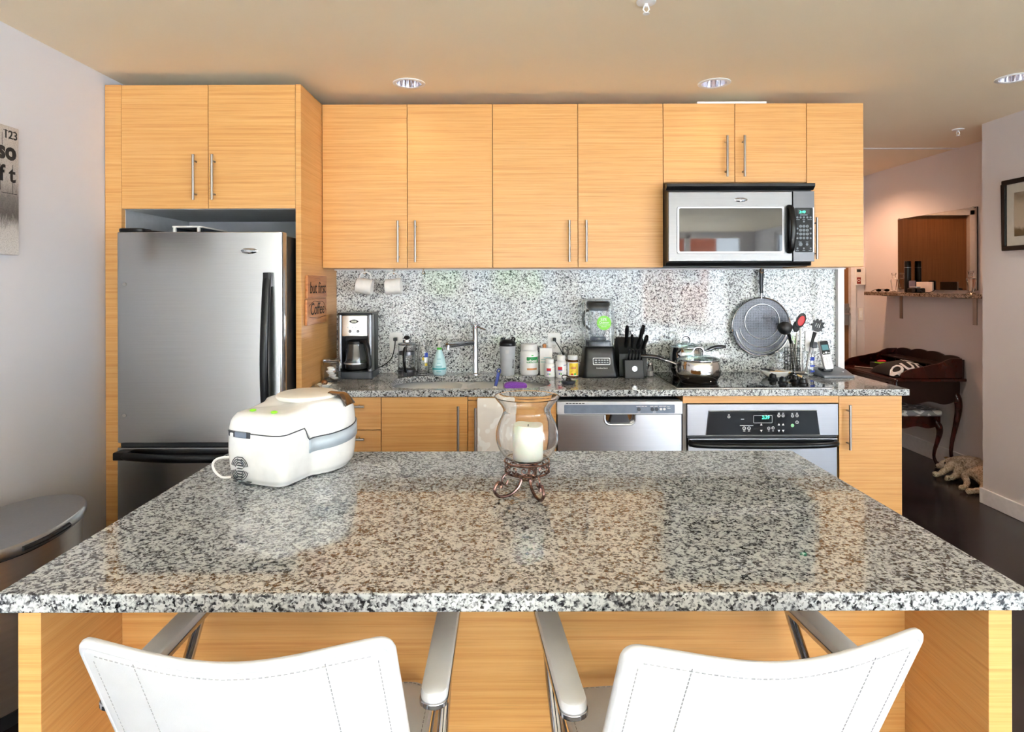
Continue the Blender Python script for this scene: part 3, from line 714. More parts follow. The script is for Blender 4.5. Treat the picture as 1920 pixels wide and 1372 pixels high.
# ------------------------------------------------------------------ counter stools
def stitches(g, fn, n, duty=.6, r=.0009):
    for i in range(n):
        a = fn((i+.0)/n); b = fn((i+duty)/n); g.tube([a, b], r, 5)
def make_stool(loc, rz, label):
    r = root('counter_stool', loc, label, 'stool', 'white leather counter stools', rz, True)
    W = .209
    def surf(u, v, off=0):        # u -1..1, v 0 (bottom)..1 (top)
        e = (1-math.cos(PI*min(1, abs(u))))/2
        zt = .936+.021*e
        z = .66+(zt-.66)*v
        lean = -.105-(z-.66)*.49
        bow = -.036*(1-u*u)
        x = u*(W+.008*(1-v))
        return Vector((x, lean+bow+off, z))
    cr = .075
    def shell(p, q):
        u = math.sin(PI/2*(-1+2*p)); v = q
        # round the two top corners
        k = max(0, (abs(u)-(1-cr))/cr); k = min(1, k); vv = v*(1-.060*(1-math.sqrt(1-k*k)))
        return surf(u, vv)
    G().grid(shell, 41, 17).make('backrest', LEATH, r, solid=-.012, sub=1)
    pts = [shell(i/56, 1) for i in range(57)]
    pts = [shell(0, j/10) for j in range(10)]+pts+[shell(1, 1-j/10) for j in range(1, 11)]
    G().tube([p+Vector((0, 0, .001)) for p in pts], .0074, 10).make('piping', LEATH, r)
    g = G()
    for u in (-.61, .61): stitches(g, lambda t, u=u: surf(u, .02+.95*t, -.0068), 34)
    for u in (-.925, .925): stitches(g, lambda t, u=u: surf(u, .02+.9*t, -.0068), 34)
    stitches(g, lambda t: surf(-.9+1.8*t, .945, -.0068), 46)
    g.make('stitching', STITCH, r)
    # seat
    g = G(); poly = rrect(-.222, .222, -.19, .182, .05, 8)
    n = len(poly)
    rings = [(.985, .600), (1, .606), (1, .616), (.985, .6225), (.9, .625), (.55, .621), (.0, .618)]
    for sc_, z in rings: g.v += [(x*sc_, (y+.004)*sc_-.004, z) for x, y in poly]
    for j in range(len(rings)-1):
        for i in range(n): g.f.append((j*n+i, j*n+(i+1) % n, (j+1)*n+(i+1) % n, (j+1)*n+i))
    g.f.append(tuple(range(n))[::-1])
    st = g.make('seat', LEATH, r)
    g = G(); q = [Vector((x*.955, y*.955, .6246)) for x, y in poly]
    for i in range(n):
        a, b = q[i], q[(i+1) % n]; m = max(1, int((b-a).length/.011))
        for k in range(m): g.tube([a.lerp(b, k/m), a.lerp(b, (k+.6)/m)], .0008, 5)
    g.make('stitching', STITCH, st)
    for s in (-1, 1):
        x = s*.253; g = G(); m = 10
        prof = rrect(-.0215, .0215, -.128, .182, .0208, m)
        k = len(prof)
        for sc_, z in ((.94, .786), (1, .789), (1, .796), (.93, .8015), (.72, .8035), (0, .804)): g.v += [(x+a*sc_, (b-.0275)*(1 if sc_ > .9 else (.985 if sc_ > .5 else .9))+.0275, z) for a, b in prof]
        for j in range(5):
            for i in range(k): g.f.append((j*k+i, j*k+(i+1) % k, (j+1)*k+(i+1) % k, (j+1)*k+i))
        g.f.append(tuple(range(k))[::-1])
        arm = g.make('armrest', LEATH, r)
        G().prism([(x+a*1.08, (b-.0275)*1.02+.0275) for a, b in prof], .778, .7875, 'z').make('arm_strap', CHROME, arm, bev=.002)
        g = G()
        for t in (-1, 1): stitches(g, lambda q_, t=t: Vector((x+t*.0155, -.105+.27*q_, .8025)), 26, .6, .0007)
        g.make('stitching', STITCH, arm)
        pts = smooth_pts([(x, .165, .779), (x, .10, .70), (x*.99, -.02, .585), (x*.96, -.13, .44), (x*.96, -.19, .22), (x*.98, -.215, .006)], 6)
        G().tube(pts, .0105, 14).make('leg', CHROME, r)
        pts = smooth_pts([(x*.70, -.165, .84), (x*.74, -.12, .74), (x*.88, -.06, .60), (x*.93, .03, .46), (x*.96, .14, .24), (x*.98, .175, .006)], 6)
        G().tube(pts, .0105, 14).make('leg', CHROME, r)
    G().tube([(-.24, .125, .27), (.24, .125, .27)], .010, 12).make('footrest', CHROME, r)
    G().tube([(-.245, -.015, .582), (.245, -.015, .582)], .009, 12).tube([(-.235, -.10, .612), (-.23, .15, .598)], .008).tube([(.235, -.10, .612), (.23, .15, .598)], .008).make('seat_frame', CHROME, r)
    return r
s1 = make_stool((-.370, 1.085, 0), 0, 'white leather counter stool at the left, parallel to the island')
dup(s1, (.343, 1.083, 0), math.radians(5.4), 'white leather counter stool at the right, turned slightly towards the left')

# ------------------------------------------------------------------ white fryer on the island
r = root('multi_cooker', (-.62, 1.72, .915), 'white rounded multi cooker with grey band, standing on the island top', 'kitchen appliance')
A0 = Vector((-.662, 1.588)); AX = Vector((.375, .927)).normalized(); AN = Vector((-AX.y, AX.x)); L = .352
def halfw(t):       # half width along the axis
    R = .133; c = L-R
    w1 = .096
    if t <= .028: w1 = .096*(1-((.028-t)/.028)**2.2)**(1/4.5)
    w2 = math.sqrt(max(0, R*R-(t-c)**2))
    k = min(1, max(0, (t-.085)/.085)); k = k*k*(3-2*k)
    return w1*(1-k)+max(w2, .088 if t < c else 0)*k if t < c else w2
def outline(n=72):
    out = []
    ts = [L*(1-math.cos(PI*i/n))/2 for i in range(n+1)]
    for t in ts: out.append((t, -halfw(t)))
    for t in ts[::-1][1:-1]: out.append((t, halfw(t)))
    return out
OUT = outline()
def pt(t, w, z): p = A0+AX*t+AN*w; return (p.x, p.y, .915+z)
TC = L*.52
def ring(z, s, dz=lambda t: 0):
    res = []
    for t, w in OUT:
        d = (s-1)*.133   # inset as a distance, approx.
        tt = TC+(t-TC)*(1+d/(L/2)); ww = w*(1+d/.11)
        res.append(pt(tt, ww, z+dz(t)))
    return res
def top_dz(t): k = min(1, max(0, (t-.03)/.14)); return .014*k*k*(3-2*k)
def seam_dz(t):
    k = min(1, max(0, (t-.088)/.020)); k = k*k*(3-2*k)
    return .012+.004*min(1, t/.088)-.034*k+.018*min(1, max(0, (t-.11)/.20))
def loft(rings, cap0=True, cap1=True):
    g = G(); k = len(OUT)
    for rg in rings: g.v += rg
    for j in range(len(rings)-1):
        for i in range(k): g.f.append((j*k+i, j*k+(i+1) % k, (j+1)*k+(i+1) % k, (j+1)*k+i))
    if cap0: g.f.append(tuple(range(k))[::-1])
    if cap1: g.f.append(tuple(range((len(rings)-1)*k, len(rings)*k)))
    return g
SD = seam_dz
rb = [ring(.003, .84), ring(.004, .88), ring(.010, .90), ring(.014, .93), ring(.022, .965), ring(.045, .99), ring(.085, 1.01), ring(.127, 1.008, SD)]
body = loft(rb).make('body', WHITEA, r, ang=50)
rt = [ring(.1275, 1.003, SD), ring(.137, .998, lambda t: SD(t)*.9), ring(.158, .975, lambda t: top_dz(t)*.4+SD(t)*.5), ring(.174, .94, lambda t: top_dz(t)*.8), ring(.184, .88, top_dz), ring(.189, .76, top_dz), ring(.1905, .5, top_dz), ring(.191, .25, top_dz)]
lid = loft(rt).make('lid', WHITEA, r, ang=50)
# grey band on the wide part
g = G(); k = len(OUT); idx = [i for i in range(k) if OUT[i][0] > .106]
lo = ring(.090, 1.020, SD); hi = ring(.1255, 1.016, SD)
neg = [i for i in range(k) if i <= k//2 and OUT[i][0] > .106]; pos = [i for i in range(k) if i > k//2 and OUT[i][0] > .106]
seq = neg+pos
for rg in (lo, hi): g.v += [rg[i] for i in seq]
m_ = len(seq); g.f += [(i, i+1, m_+i+1, m_+i) for i in range(m_-1)]
g.make('side_band', mat('pale_blue_grey_plastic', (176, 188, 200), .3), r, solid=-.004)
g = G(); q = ring(.1272, 1.010, SD); g.tube(q, .0016, 6, closed=True).make('seam', DKGREY, r)
# round lid cover on top
cc = A0+AX*(L-.135); zc = .915+.2045
G().lathe([(0, -.006), (.086, -.006), (.089, .001), (.087, .005), (.078, .0085), (.0, .010)], (cc.x, cc.y, zc), 48).make('round_cover', CREAM, lid, ang=30)
# glossy release handle at the back right of the lid
def onring(t, side, z, s, dz=lambda t: 0):
    d = (s-1)*.133; w = side*halfw(t); return Vector(pt(TC+(t-TC)*(1+d/(L/2)), w*(1+d/.11), z+dz(t)))
g = G(); c3 = Vector((cc.x, cc.y, 0)); a0 = math.radians(-12); n = 12
for i in range(n+1):
    q = i/n; rad = .07+.066*q; z = .915+.2125-.002*q-.030*max(0, (q-.55)/.45)**1.6
    for a in (a0-.17-.03*q, a0-.06, a0+.06, a0+.17+.03*q): g.v.append((c3.x+rad*math.cos(a), c3.y+rad*math.sin(a), z+(.002 if abs(a-a0) < .1 else 0)))
for i in range(n):
    for j in range(3): g.f.append((i*4+j, i*4+j+1, i*4+5+j, i*4+4+j))
g.make('release_handle', steel('smoked_chrome', (120, 108, 100), .1, (6, 6, 6), 0), lid, solid=-.006, bev=.001)
# buttons, front catch, vent
for w in (-.038, .034):
    x, y, z = pt(.040, w, .1915); G().ell((x, y, z), .009, .009, .0035, 16, 8).make('button', mat('lime_plastic', (140, 225, 50), .3), lid)
fn = -AX; side = AN
def tface(w): return .028*(1-max(0, 1-min(1, abs(w)/.096)**4.5)**(1/2.2))
def face(w, z, off=.0): p = A0+AX*(tface(w)-off)+AN*w; return Vector((p.x, p.y, .915+z))
g = G()
def fb(w0, w1, z0, z1, d0, d1, g):   # slab hugging the front face, d outward
    n = 6; vs = []
    for i in range(n+1):
        w = w0+(w1-w0)*i/n
        for (d, z) in ((d0, z0), (d1, z0), (d1, z1), (d0, z1)): vs.append(face(w, z, d))
    fs = [(0, 3, 2, 1), (n*4, n*4+1, n*4+2, n*4+3)]
    for i in range(n):
        for j in range(4): fs.append((i*4+j, i*4+(j+1) % 4, i*4+4+(j+1) % 4, i*4+4+j))
    return g.add(vs, fs)
fb(.002, .086, .126, .143, -.006, .0035, G()).make('catch_recess', DKGREY, r, bev=.003)
fb(.014, .052, .127, .143, .0, .007, G()).make('catch_button', BLUEGREY, r, bev=.003)
fb(.060, .072, .1265, .138, .0, .006, G()).make('catch_tab', WHITEP, r, bev=.002)
g = G(); cw, cz = .037, .047
for rr in (.0145, .0195, .0245, .0295):
    for s_ in (-1, 1):
        for q_ in (-1, 1):
            pts = []
            for i in range(8):
                a = math.radians(14+62*i/7); w = cw+s_*rr*math.cos(a); z = cz+q_*rr*math.sin(a)*1.05
                pts.append(face(w, z, .0035+.0005))
            g.tube(pts, .0011, 5)
for i in range(9): fb(cw-.0085, cw+.0085, cz-.030+i*.0073, cz-.0285+i*.0073, .0, .0046, g)
g.make('fan_vent', DKGREY, r)
g = G()
for (w, z, l) in ((.010, .008, .016), (.032, .005, .013), (.056, .006, .013), (.010, .001, .018), (.058, .013, .010)): fb(w-l/2, w+l/2, z+.005, z+.0066, -.004, .0035, g)
g.make('vent_slots', DKGREY, r)
pts = smooth_pts([(-.748, 1.66, .975), (-.778, 1.655, .973), (-.796, 1.66, .958), (-.792, 1.66, .938), (-.768, 1.65, .924), (-.748, 1.66, .9205)], 8)
G().tube(pts, .0032, 8).make('cord', WHITEP, r)
for t, w in ((.06, -.055), (.06, .055), (.27, -.08), (.27, .08), (.145, -.072)):
    x, y, z = pt(t, w, 0); G().cyl((x, y, .9155), (x, y, .925), .009, n=16).make('foot', DKGREY, r)

# ------------------------------------------------------------------ hurricane candle holder
HX, HY = .0505, 1.56
def hz(py): return PZ(py, HY)
st = root('candle_stand', (HX, HY, .915), 'bronze scrollwork stand with three curled feet under the glass hurricane', 'candle stand')
z0, z1 = .966, .992
g = G()
for zz, rr in ((z1, .0565), (z0, .054)): g.tube([(HX+rr*math.cos(2*PI*i/40), HY+rr*math.sin(2*PI*i/40), zz) for i in range(40)], .0028, 8, closed=True)
g.make('ring', BRONZE, st)
def spiral(c, e1, e2, r0, r1, a0, a1, n=22):
    c, e1, e2 = Vector(c), Vector(e1), Vector(e2)
    return [c+e1*((r0+(r1-r0)*i/n)*math.cos(a0+(a1-a0)*i/n))+e2*((r0+(r1-r0)*i/n)*math.sin(a0+(a1-a0)*i/n)) for i in range(n+1)]
g = G()
for i in range(8):
    a = 2*PI*i/8; n_ = Vector((math.cos(a), math.sin(a), 0)); t_ = Vector((-math.sin(a), math.cos(a), 0)); c = Vector((HX, HY, (z0+z1)/2+.003))+n_*.0555
    for s_ in (-1, 1):
        pts = [c+t_*s_*.020+Vector((0, 0, -.014)), c+t_*s_*.003+Vector((0, 0, -.008))]+spiral(c+t_*s_*.009, t_*s_, (0, 0, 1), .009, .0025, -PI*.8, PI*1.1, 14)
        g.tube(pts, .0015, 6)
g.make('scroll_band', BRONZE, st)
for a in (math.radians(220), math.radians(290), math.radians(75)):
    n_ = Vector((math.cos(a), math.sin(a), 0)); up = Vector((0, 0, 1)); b = Vector((HX, HY, 0))
    def q(rr, z): return b+n_*rr+up*z
    upper = spiral(q(.060, .950), n_, up, .014, .005, PI*.5, PI*.5-PI*1.7, 18)[::-1]
    pts = [upper[0]]+upper[1:-1]+[q(.030, .962)]
    g = G().tube(smooth_pts([q(.040, .9655), q(.020, .955), q(.028, .933), q(.055, .9190), q(.088, .9200), q(.106, .937), q(.097, .955), q(.084, .951), q(.086, .940)], 7), [.0040]*(8*7+1), 8)
    g.tube(smooth_pts([q(.044, .962), q(.066, .972), q(.080, .966), q(.081, .952), q(.070, .947), q(.064, .955)], 6), .0024, 8)
    g.make('scroll_foot', BRONZE, st)
G().tube([(HX+.019*math.cos(2*PI*i/24), HY+.019*math.sin(2*PI*i/24), .948) for i in range(24)], .002, 7, closed=True).make('inner_ring', BRONZE, st)
gl = root('hurricane_glass', (HX, HY, .985), 'clear flared glass hurricane bowl standing on the bronze scroll stand', 'glass bowl')
Z = lambda py: hz(py)
prof = [(0, Z(864)), (.030, Z(863)), (.052, Z(857)), (.068, Z(845)), (.0775, Z(828)), (.079, Z(812)), (.074, Z(795)), (.066, Z(782)), (.061, Z(773)), (.0605, Z(767)), (.066, Z(759)), (.076, Z(750)), (.0835, Z(742.5))]
pp = [Vector((a, b, 0)) for a, b in prof]; pp = smooth_pts(pp, 4)
ou = [(max(0, p.x), p.y) for p in pp]; inn = [(max(0, p.x-.0022), p.y+(.003 if p.x < .05 else .0005)) for p in pp][::-1]
G().lathe(ou+inn, (HX, HY, 0), 64).make('bowl', GLASS, gl, ang=80)
cz0, cz1 = Z(863)+.006, Z(794.5)
cd = root('pillar_candle', (HX, HY, cz0), 'short ivory pillar candle inside the glass hurricane', 'candle')
cxx = HX+.0025
G().lathe([(0, cz0), (.0375, cz0), (.0385, cz0+.004), (.0385, cz1-.008), (.037, cz1-.001), (.032, cz1), (.022, cz1-.007), (0, cz1-.010)], (cxx, HY-.002, 0), 48).bend(lambda x, y, z: (x, y, z+(.002*math.sin(3*math.atan2(y-HY, x-HX)+1) if z > cz1-.02 else 0))).make('wax', WAX, cd, ang=60)
G().tube([(cxx, HY, cz1-.010), (cxx+.001, HY, cz1-.001)], .0012, 6).make('wick', BLACKM, cd)

# ------------------------------------------------------------------ trash can
r = root('trash_can', (-1.765, 2.2, 0), 'oval stainless steel trash can by the left wall', 'trash can')
def oval(rx, ry, z, rot=math.radians(8), n=56, c=(-1.772, 2.20)):
    o = []
    for i in range(n):
        a = 2*PI*i/n; x = rx*abs(math.cos(a))**.9*(1 if math.cos(a) > 0 else -1); y = ry*abs(math.sin(a))**.9*(1 if math.sin(a) > 0 else -1)
        o.append((c[0]+x*math.cos(rot)-y*math.sin(rot), c[1]+x*math.sin(rot)+y*math.cos(rot), z))
    return o
def loftr(rings, caps=True):
    g = G(); k = len(rings[0])
    for rg in rings: g.v += rg
    for j in range(len(rings)-1):
        for i in range(k): g.f.append((j*k+i, j*k+(i+1) % k, (j+1)*k+(i+1) % k, (j+1)*k+i))
    if caps: g.f += [tuple(range(k))[::-1], tuple(range((len(rings)-1)*k, len(rings)*k))]
    return g
TS = steel('bin_steel', (214, 200, 190), .34, (1, 1, 60), 0)
loftr([oval(.168, .288, .045), oval(.168, .288, .545)]).make('body', TS, r)
loftr([oval(.172, .292, .0), oval(.172, .292, .044)]).make('base', BLACKM, r)
loftr([oval(.170, .290, .546), oval(.170, .290, .553)]).make('lid_gap', BLACKM, r)
ld = loftr([oval(.180, .302, .5535), oval(.182, .304, .557), oval(.182, .304, .582), oval(.176, .297, .590), oval(.13, .23, .596), oval(.05, .1, .598)]).make('lid', steel('bin_lid_steel', (172, 172, 174), .3, (60, 60, 60), .03), r)
pts = [p for p in oval(.184, .306, .572)]
sel = [Vector(pts[i % 56]) for i in range(-6, 1)]
G().tube(sel, .0085, 8).make('grip_slot', BLACKM, ld)
# ------------------------------------------------------------------ things on the counter
CT = .9153
def lathe_obj(name, m, par, prof, c, n=32, **kw): return G().lathe(prof, c, n).make(name, m, par, **kw)
def label_band(par, m, cx, cy, r, z0, z1, a0, a1, name='label_print', th=.0006):
    """a printed patch wrapped on a cylinder; angles in degrees, -90 faces the room"""
    g = G(); n = max(3, int(abs(a1-a0)/6))
    for i in range(n+1):
        a = math.radians(a0+(a1-a0)*i/n)
        for rr, z in ((r, z0), (r+th, z0), (r+th, z1), (r, z1)): g.v.append((cx+rr*math.cos(a), cy+rr*math.sin(a), z))
    g.f += [(0, 3, 2, 1), (n*4, n*4+1, n*4+2, n*4+3)]
    for i in range(n):
        for j in range(4): g.f.append((i*4+j, i*4+(j+1) % 4, i*4+4+(j+1) % 4, i*4+4+j))
    return g.make(name, m, par)
def wrap(cx, cy, r, a_c):  # bend a flat text round a cylinder; local x along the arc, y up, z out
    def fn(x, y, z):
        return (r*math.sin(x/r), y, r*math.cos(x/r)-r+z)
    return fn
# glass clamp jar
x, y = -.952, 3.335; j = root('glass_clamp_jar', (x, y, CT), 'squat glass jar with wire clamp lid beside the coffee maker', 'jar')
ou = [(0, .001), (.042, .001), (.050, .008), (.052, .05), (.052, .082), (.044, .096), (.042, .104)]
G().lathe([(a, b) for a, b in ou]+[(a-.003 if a > .01 else 0, b+.003) for a, b in ou[::-1]], (x, y, CT), 40).make('jar_body', GLASS, j, ang=60)
lathe_obj('lid', GLASS, j, [(0, .106), (.045, .106), (.048, .110), (.044, .117), (.03, .120), (0, .120)], (x, y, CT))
g = G().tube([(x+.0455*math.cos(2*PI*i/32), y+.0455*math.sin(2*PI*i/32), CT+.103) for i in range(32)], .0014, 6, closed=True)
g.tube([(x+.0455*math.cos(2*PI*i/32), y+.0455*math.sin(2*PI*i/32), CT+.113) for i in range(32)], .0014, 6, closed=True)
g.tube([(x+.043, y-.02, CT+.114), (x+.052, y-.024, CT+.095), (x+.056, y-.02, CT+.07), (x+.058, y-.012, CT+.095), (x+.046, y-.005, CT+.103)], .0014, 6)
g.make('wire_clamp', CHROME, j)
g = G(); rnd = random.Random(2)
for i in range(7):
    a = rnd.random()*6.3; q = rnd.random()*.02; g.rbox(-.016, .016, -.012, .012, -.004, .004, .005).xf(Matrix.Identity(4)) if False else g.ell((x+q*math.cos(a), y+q*math.sin(a), CT+.016+.009*i), .020, .016, .007, 12, 8)
g.make('sugar_packets', WHITEP, j)
# small dish with tea ball
x, y = -.935, 3.145; d = root('small_white_dish', (x, y, CT), 'tiny white dish beside the glass clamp jar', 'dish')
lathe_obj('dish_body', CERAM, d, [(0, .0), (.022, 0), (.026, .004), (.038, .014), (.036, .016), (.024, .006), (0, .005)], (x, y, CT))
t = root('tea_infuser', (x, y, CT+.006), 'round metal tea infuser lying in the tiny white dish', 'tea infuser')
G().ell((x, y, CT+.022), .016, .016, .015, 20, 12).make('mesh_ball', steel('bronze_mesh', (150, 110, 80), .3), t)
G().tube(smooth_pts([(x, y-.014, CT+.022), (x+.005, y-.028, CT+.024), (x-.004, y-.045, CT+.012), (x+.002, y-.055, CT+.004)], 5), .002, 6).make('chain_handle', CHROME, t)
# coffee maker
cx = (PX(632, 3.39)+PX(695, 3.39))/2; x0, x1 = cx-.094, cx+.094; yf, yb = 3.40, 3.59; H = .365
r = root('coffee_maker', (cx, 3.5, CT), 'stainless and black drip coffee maker with glass carafe', 'coffee maker')
G().rbox(x0-.006, x1+.006, yf-.008, yb, CT, CT+.040, .02).make('base', DKGREY, r, bev=.004)
G().rbox(x0, x1, yf+.085, yb, CT+.0405, CT+.235, .012).make('back_tower', BLACKP, r)
G().rbox(x0, x0+.022, yf+.004, yf+.084, CT+.0405, CT+H-.012, .008).rbox(x1-.022, x1, yf+.004, yf+.084, CT+.0405, CT+H-.012, .008).make('side_columns', SS, r)
hd = G().rbox(x0+.0225, x1-.0225, yf, yf+.084, CT+.2355, CT+H-.012, .01).make('brew_head', steel('brew_head_steel', (222, 220, 214), .22), r, bev=.004)
G().rbox(x0, x1, yf+.085, yb, CT+.2355, CT+H-.012, .012).make('rear_tank', BLACKP, r)
G().rbox(x0-.003, x1+.003, yf-.002, yb+.001, CT+H-.0115, CT+H, .012).make('top_lid', BLACKP, r, bev=.003)
zc = CT+.318
o = G().lathe([(0, -.003), (.85, -.003), (1, 0)], (0, 0, 0), 32, ax='y').bend(lambda a, b, c: (cx-.002+a*.026, yf+b, zc+c*.010*(1.15-abs(a)*.3))).make('display_ring', BLACKP, hd)
G().rbox(cx-.016, cx+.012, yf-.0045, yf-.003, zc-.0055, zc+.0055, .002, 'y').make('display', mat('pale_lcd', (205, 214, 200), .3), o)
for dx_ in (-.022, .022):
    k = G().lathe([(0, -.006), (.0065, -.006), (.0075, -.003), (.0075, 0)], (cx+dx_-.002, yf, CT+.264), 20, ax='y').make('knob', BLACKP, hd)
    G().ell((cx+dx_-.002, yf-.006, CT+.264), .004, .002, .004, 12, 8).make('knob_cap', SSL, k)
g = G()
for dx_, dz_ in ((-.036, .286), (-.010, .283), (.008, .283), (.034, .287), (-.002, .258)): g.ell((cx+dx_, yf-.0005, CT+dz_), .003, .0015, .0025, 10, 6)
g.make('buttons', SSL, hd)
ca = (cx-.006, yf+.052, CT+.0402)
cf = lathe_obj('carafe', GLASS, r, [(0, .004), (.058, .004), (.064, .012), (.066, .045), (.058, .09), (.050, .125), (.047, .150), (.044, .150), (.047, .125), (.055, .09), (.063, .045), (.061, .014), (.056, .007), (0, .007)], ca, 48, ang=60)
lathe_obj('carafe_lid', BLACKP, cf, [(0, .172), (.034, .172), (.046, .165), (.048, .152), (.046, .1505), (0, .1505)], ca)
lathe_obj('carafe_band', SSL, cf, [(.0665, .040), (.0675, .041), (.0675, .048), (.0665, .049)], ca)
lathe_obj('warming_plate', BLACKP, r, [(0, .0005), (.068, .0005), (.068, .0035), (0, .0035)], ca)
ha = math.radians(-37)
def hp(rr, z): return (ca[0]+rr*math.cos(ha), ca[1]+rr*math.sin(ha), ca[2]+z)
G().tube(smooth_pts([hp(.044, .165), hp(.075, .168), hp(.098, .140), hp(.112, .09), hp(.118, .035), hp(.108, .02)], 7), .0085, 10, flat=1.3).make('carafe_handle', BLACKP, cf)
# outlets with plugs and cords
def outlet(px0, px1, py0, py1, label, plug=None, name='wall_outlet'):
    a, b, t_, u = PX(px0, 3.637), PX(px1, 3.637), PZ(py0, 3.637), PZ(py1, 3.637)
    r = root(name, ((a+b)/2, 3.638, u), label, 'outlet', 'white outlets on the backsplash')
    pl = G().rbox(a, b, 3.633, 3.6395, u, t_, .004, 'y').make('cover_plate', WHITEP, r, bev=.002)
    m = (a+b)/2; h = (t_+u)/2
    g = G()
    for s_ in (-1, 1): g.rbox(m-.016, m+.016, 3.6315, 3.6335, h+s_*.0215-.0145, h+s_*.0215+.0145, .006, 'y')
    g.make('sockets', CERAM, pl)
    g = G()
    for s_ in (-1, 1):
        for q in (-.006, .006): g.box(m+q-.001, m+q+.001, 3.6308, 3.632, h+s_*.0215-.001, h+s_*.0215+.007)
        g.cyl((m, 3.6308, h+s_*.0215-.007), (m, 3.632, h+s_*.0215-.007), .0022, n=10)
    g.make('slots', BLACKM, pl)
    return m, h
m, h = outlet(730, 754.5, 622, 661, 'white outlet behind the French press with the coffee maker plug in it')
g = G().rbox(m-.011, m+.011, 3.606, 3.6305, h+.0115, h+.0315, .004, 'y').tube(smooth_pts([(m, 3.61, h+.013), (m-.003, 3.6, h-.03), (m-.022, 3.6, h-.09), (m-.075, 3.6, h-.135), (m-.13, 3.6, h-.145), (x1-.004, 3.595, h-.140)], 8), .003, 8)
g.make('power_cord', BLACKP, bpy.data.objects['coffee_maker'], label='black cord with plug')
m2, h2 = outlet(1027, 1050, 624, 661, 'white outlet between the white tub and the blender with a plug in it')
outlet(1467, 1489, 627, 660, 'white outlet behind the ladle, lower left of the right-hand pair')
m4, h4 = outlet(1509, 1532, 622, 660, 'white outlet behind the pasta server, beside the phone')
a = root('phone_adapter', (m4+.004, 3.61, h4-.03), 'black plug-in power adapter in the outlet beside the phone', 'adapter')
G().rbox(m4-.012, m4+.02, 3.600, 3.6300, h4-.038, h4-.001, .008, 'y').make('adapter_body', BLACKP, a, bev=.003)
G().tube(smooth_pts([(m4, 3.615, h4-.036), (m4-.005, 3.61, h4-.08), (m4-.02, 3.61, CT+.02), (m4+.03, 3.605, CT+.008)], 6), .002, 6).make('cord', BLACKP, a)
# French press
x, y = PX(762.5, 3.53), 3.53; r = root('french_press', (x, y, CT), 'glass French press coffee pot with black handle', 'coffee press')
lathe_obj('base_cup', SS, r, [(0, .001), (.050, .001), (.052, .004), (.052, .034), (.0505, .034), (.0505, .005), (0, .005)], (x, y, CT), 40)
lathe_obj('glass_beaker', GLASS, r, [(0, .007), (.046, .007), (.049, .012), (.049, .150), (.050, .172), (.0485, .172), (.0470, .150), (.0470, .013), (.044, .0095), (0, .0095)], (x, y, CT), 40, ang=60)
lathe_obj('press_lid', CHROME, r, [(0, .176), (.052, .176), (.053, .181), (.046, .187), (.024, .192), (.023, .205), (0, .206)], (x, y, CT), 40)
lathe_obj('plunger_knob', BLACKP, r, [(0, .206), (.012, .207), (.019, .213), (.017, .222), (.010, .228), (0, .229)], (x, y, CT), 24)
lathe_obj('filter_disc', SS, r, [(0, .120), (.045, .120), (.045, .138), (.043, .138), (.043, .124), (0, .124)], (x, y, CT), 32)
G().cyl((x, y, CT+.124), (x, y, CT+.176), .0025, n=8).make('plunger_rod', CHROME, r)
h_ = G().tube(smooth_pts([(x+.002, y-.048, CT+.165), (x+.001, y-.078, CT+.16), (x-.001, y-.088, CT+.12), (x, y-.086, CT+.07), (x+.003, y-.066, CT+.035), (x+.003, y-.054, CT+.03)], 7), .008, 10, flat=1.3).make('handle', BLACKP, r)
G().rbox(x-.010, x+.014, y-.062, y-.053, CT+.002, CT+.042, .006, 'y').make('handle_clip', DKGREY, r, bev=.002)
# tall clear bottle
x, y = PX(793, 3.54), 3.545; r = root('clear_glass_bottle', (x, y, CT), 'tall clear glass bottle with a small blue and yellow sticker', 'bottle')
lathe_obj('bottle_body', GLASS, r, [(0, .002), (.030, .002), (.034, .008), (.034, .13), (.030, .155), (.024, .175), (.024, .192), (.0215, .192), (.0215, .175), (.028, .152), (.0315, .13), (.0315, .016), (.028, .012), (0, .010)], (x, y, CT), 36, ang=60)
label_band(r, BLUE, x, y, .0345, CT+.105, CT+.130, -70, -35); label_band(r, WHITEP, x, y, .0345, CT+.075, CT+.104, -72, -38, 'label_paper'); label_band(r, YEL, x, y, .0345, CT+.055, CT+.070, -68, -40); label_band(r, YEL, x, y, .0345, CT+.088, CT+.105, -92, -76)
# soap dispenser
x, y = PX(823.5, 3.53), 3.53; r = root('soap_dispenser', (x, y, CT), 'pale blue teardrop hand soap bottle with a green collar', 'soap bottle')
SOAP = mat('translucent_soap', (196, 232, 240), .2)
lathe_obj('bottle', SOAP, r, [(0, 0), (.026, 0), (.036, .008), (.0415, .03), (.041, .05), (.034, .085), (.024, .12), (.0155, .142), (.013, .148), (0, .148)], (x, y, CT), 40)
lathe_obj('collar', GREEN, r, [(0, .1482), (.0145, .1482), (.0155, .154), (.012, .160), (0, .160)], (x, y, CT), 24)
p = lathe_obj('pump', WHITEP, r, [(0, .1602), (.010, .1602), (.009, .172), (.005, .176), (.004, .192), (0, .192)], (x, y, CT), 20)
G().rbox(x-.006, x+.012, y-.034, y+.008, CT+.1925, CT+.2005, .004).make('pump_head', WHITEP, p, bev=.002)
label_band(r, TEAL, x, y, .0415, CT+.036, CT+.046, -155, -25)
for zz, w, rr in ((.095, 22, .0325), (.072, 16, .0375), (.056, 26, .041), (.050, 24, .0415), (.024, 18, .0412)): label_band(r, TEAL, x, y, rr-.0004, CT+zz, CT+zz+.003, -90-w, -90+w)
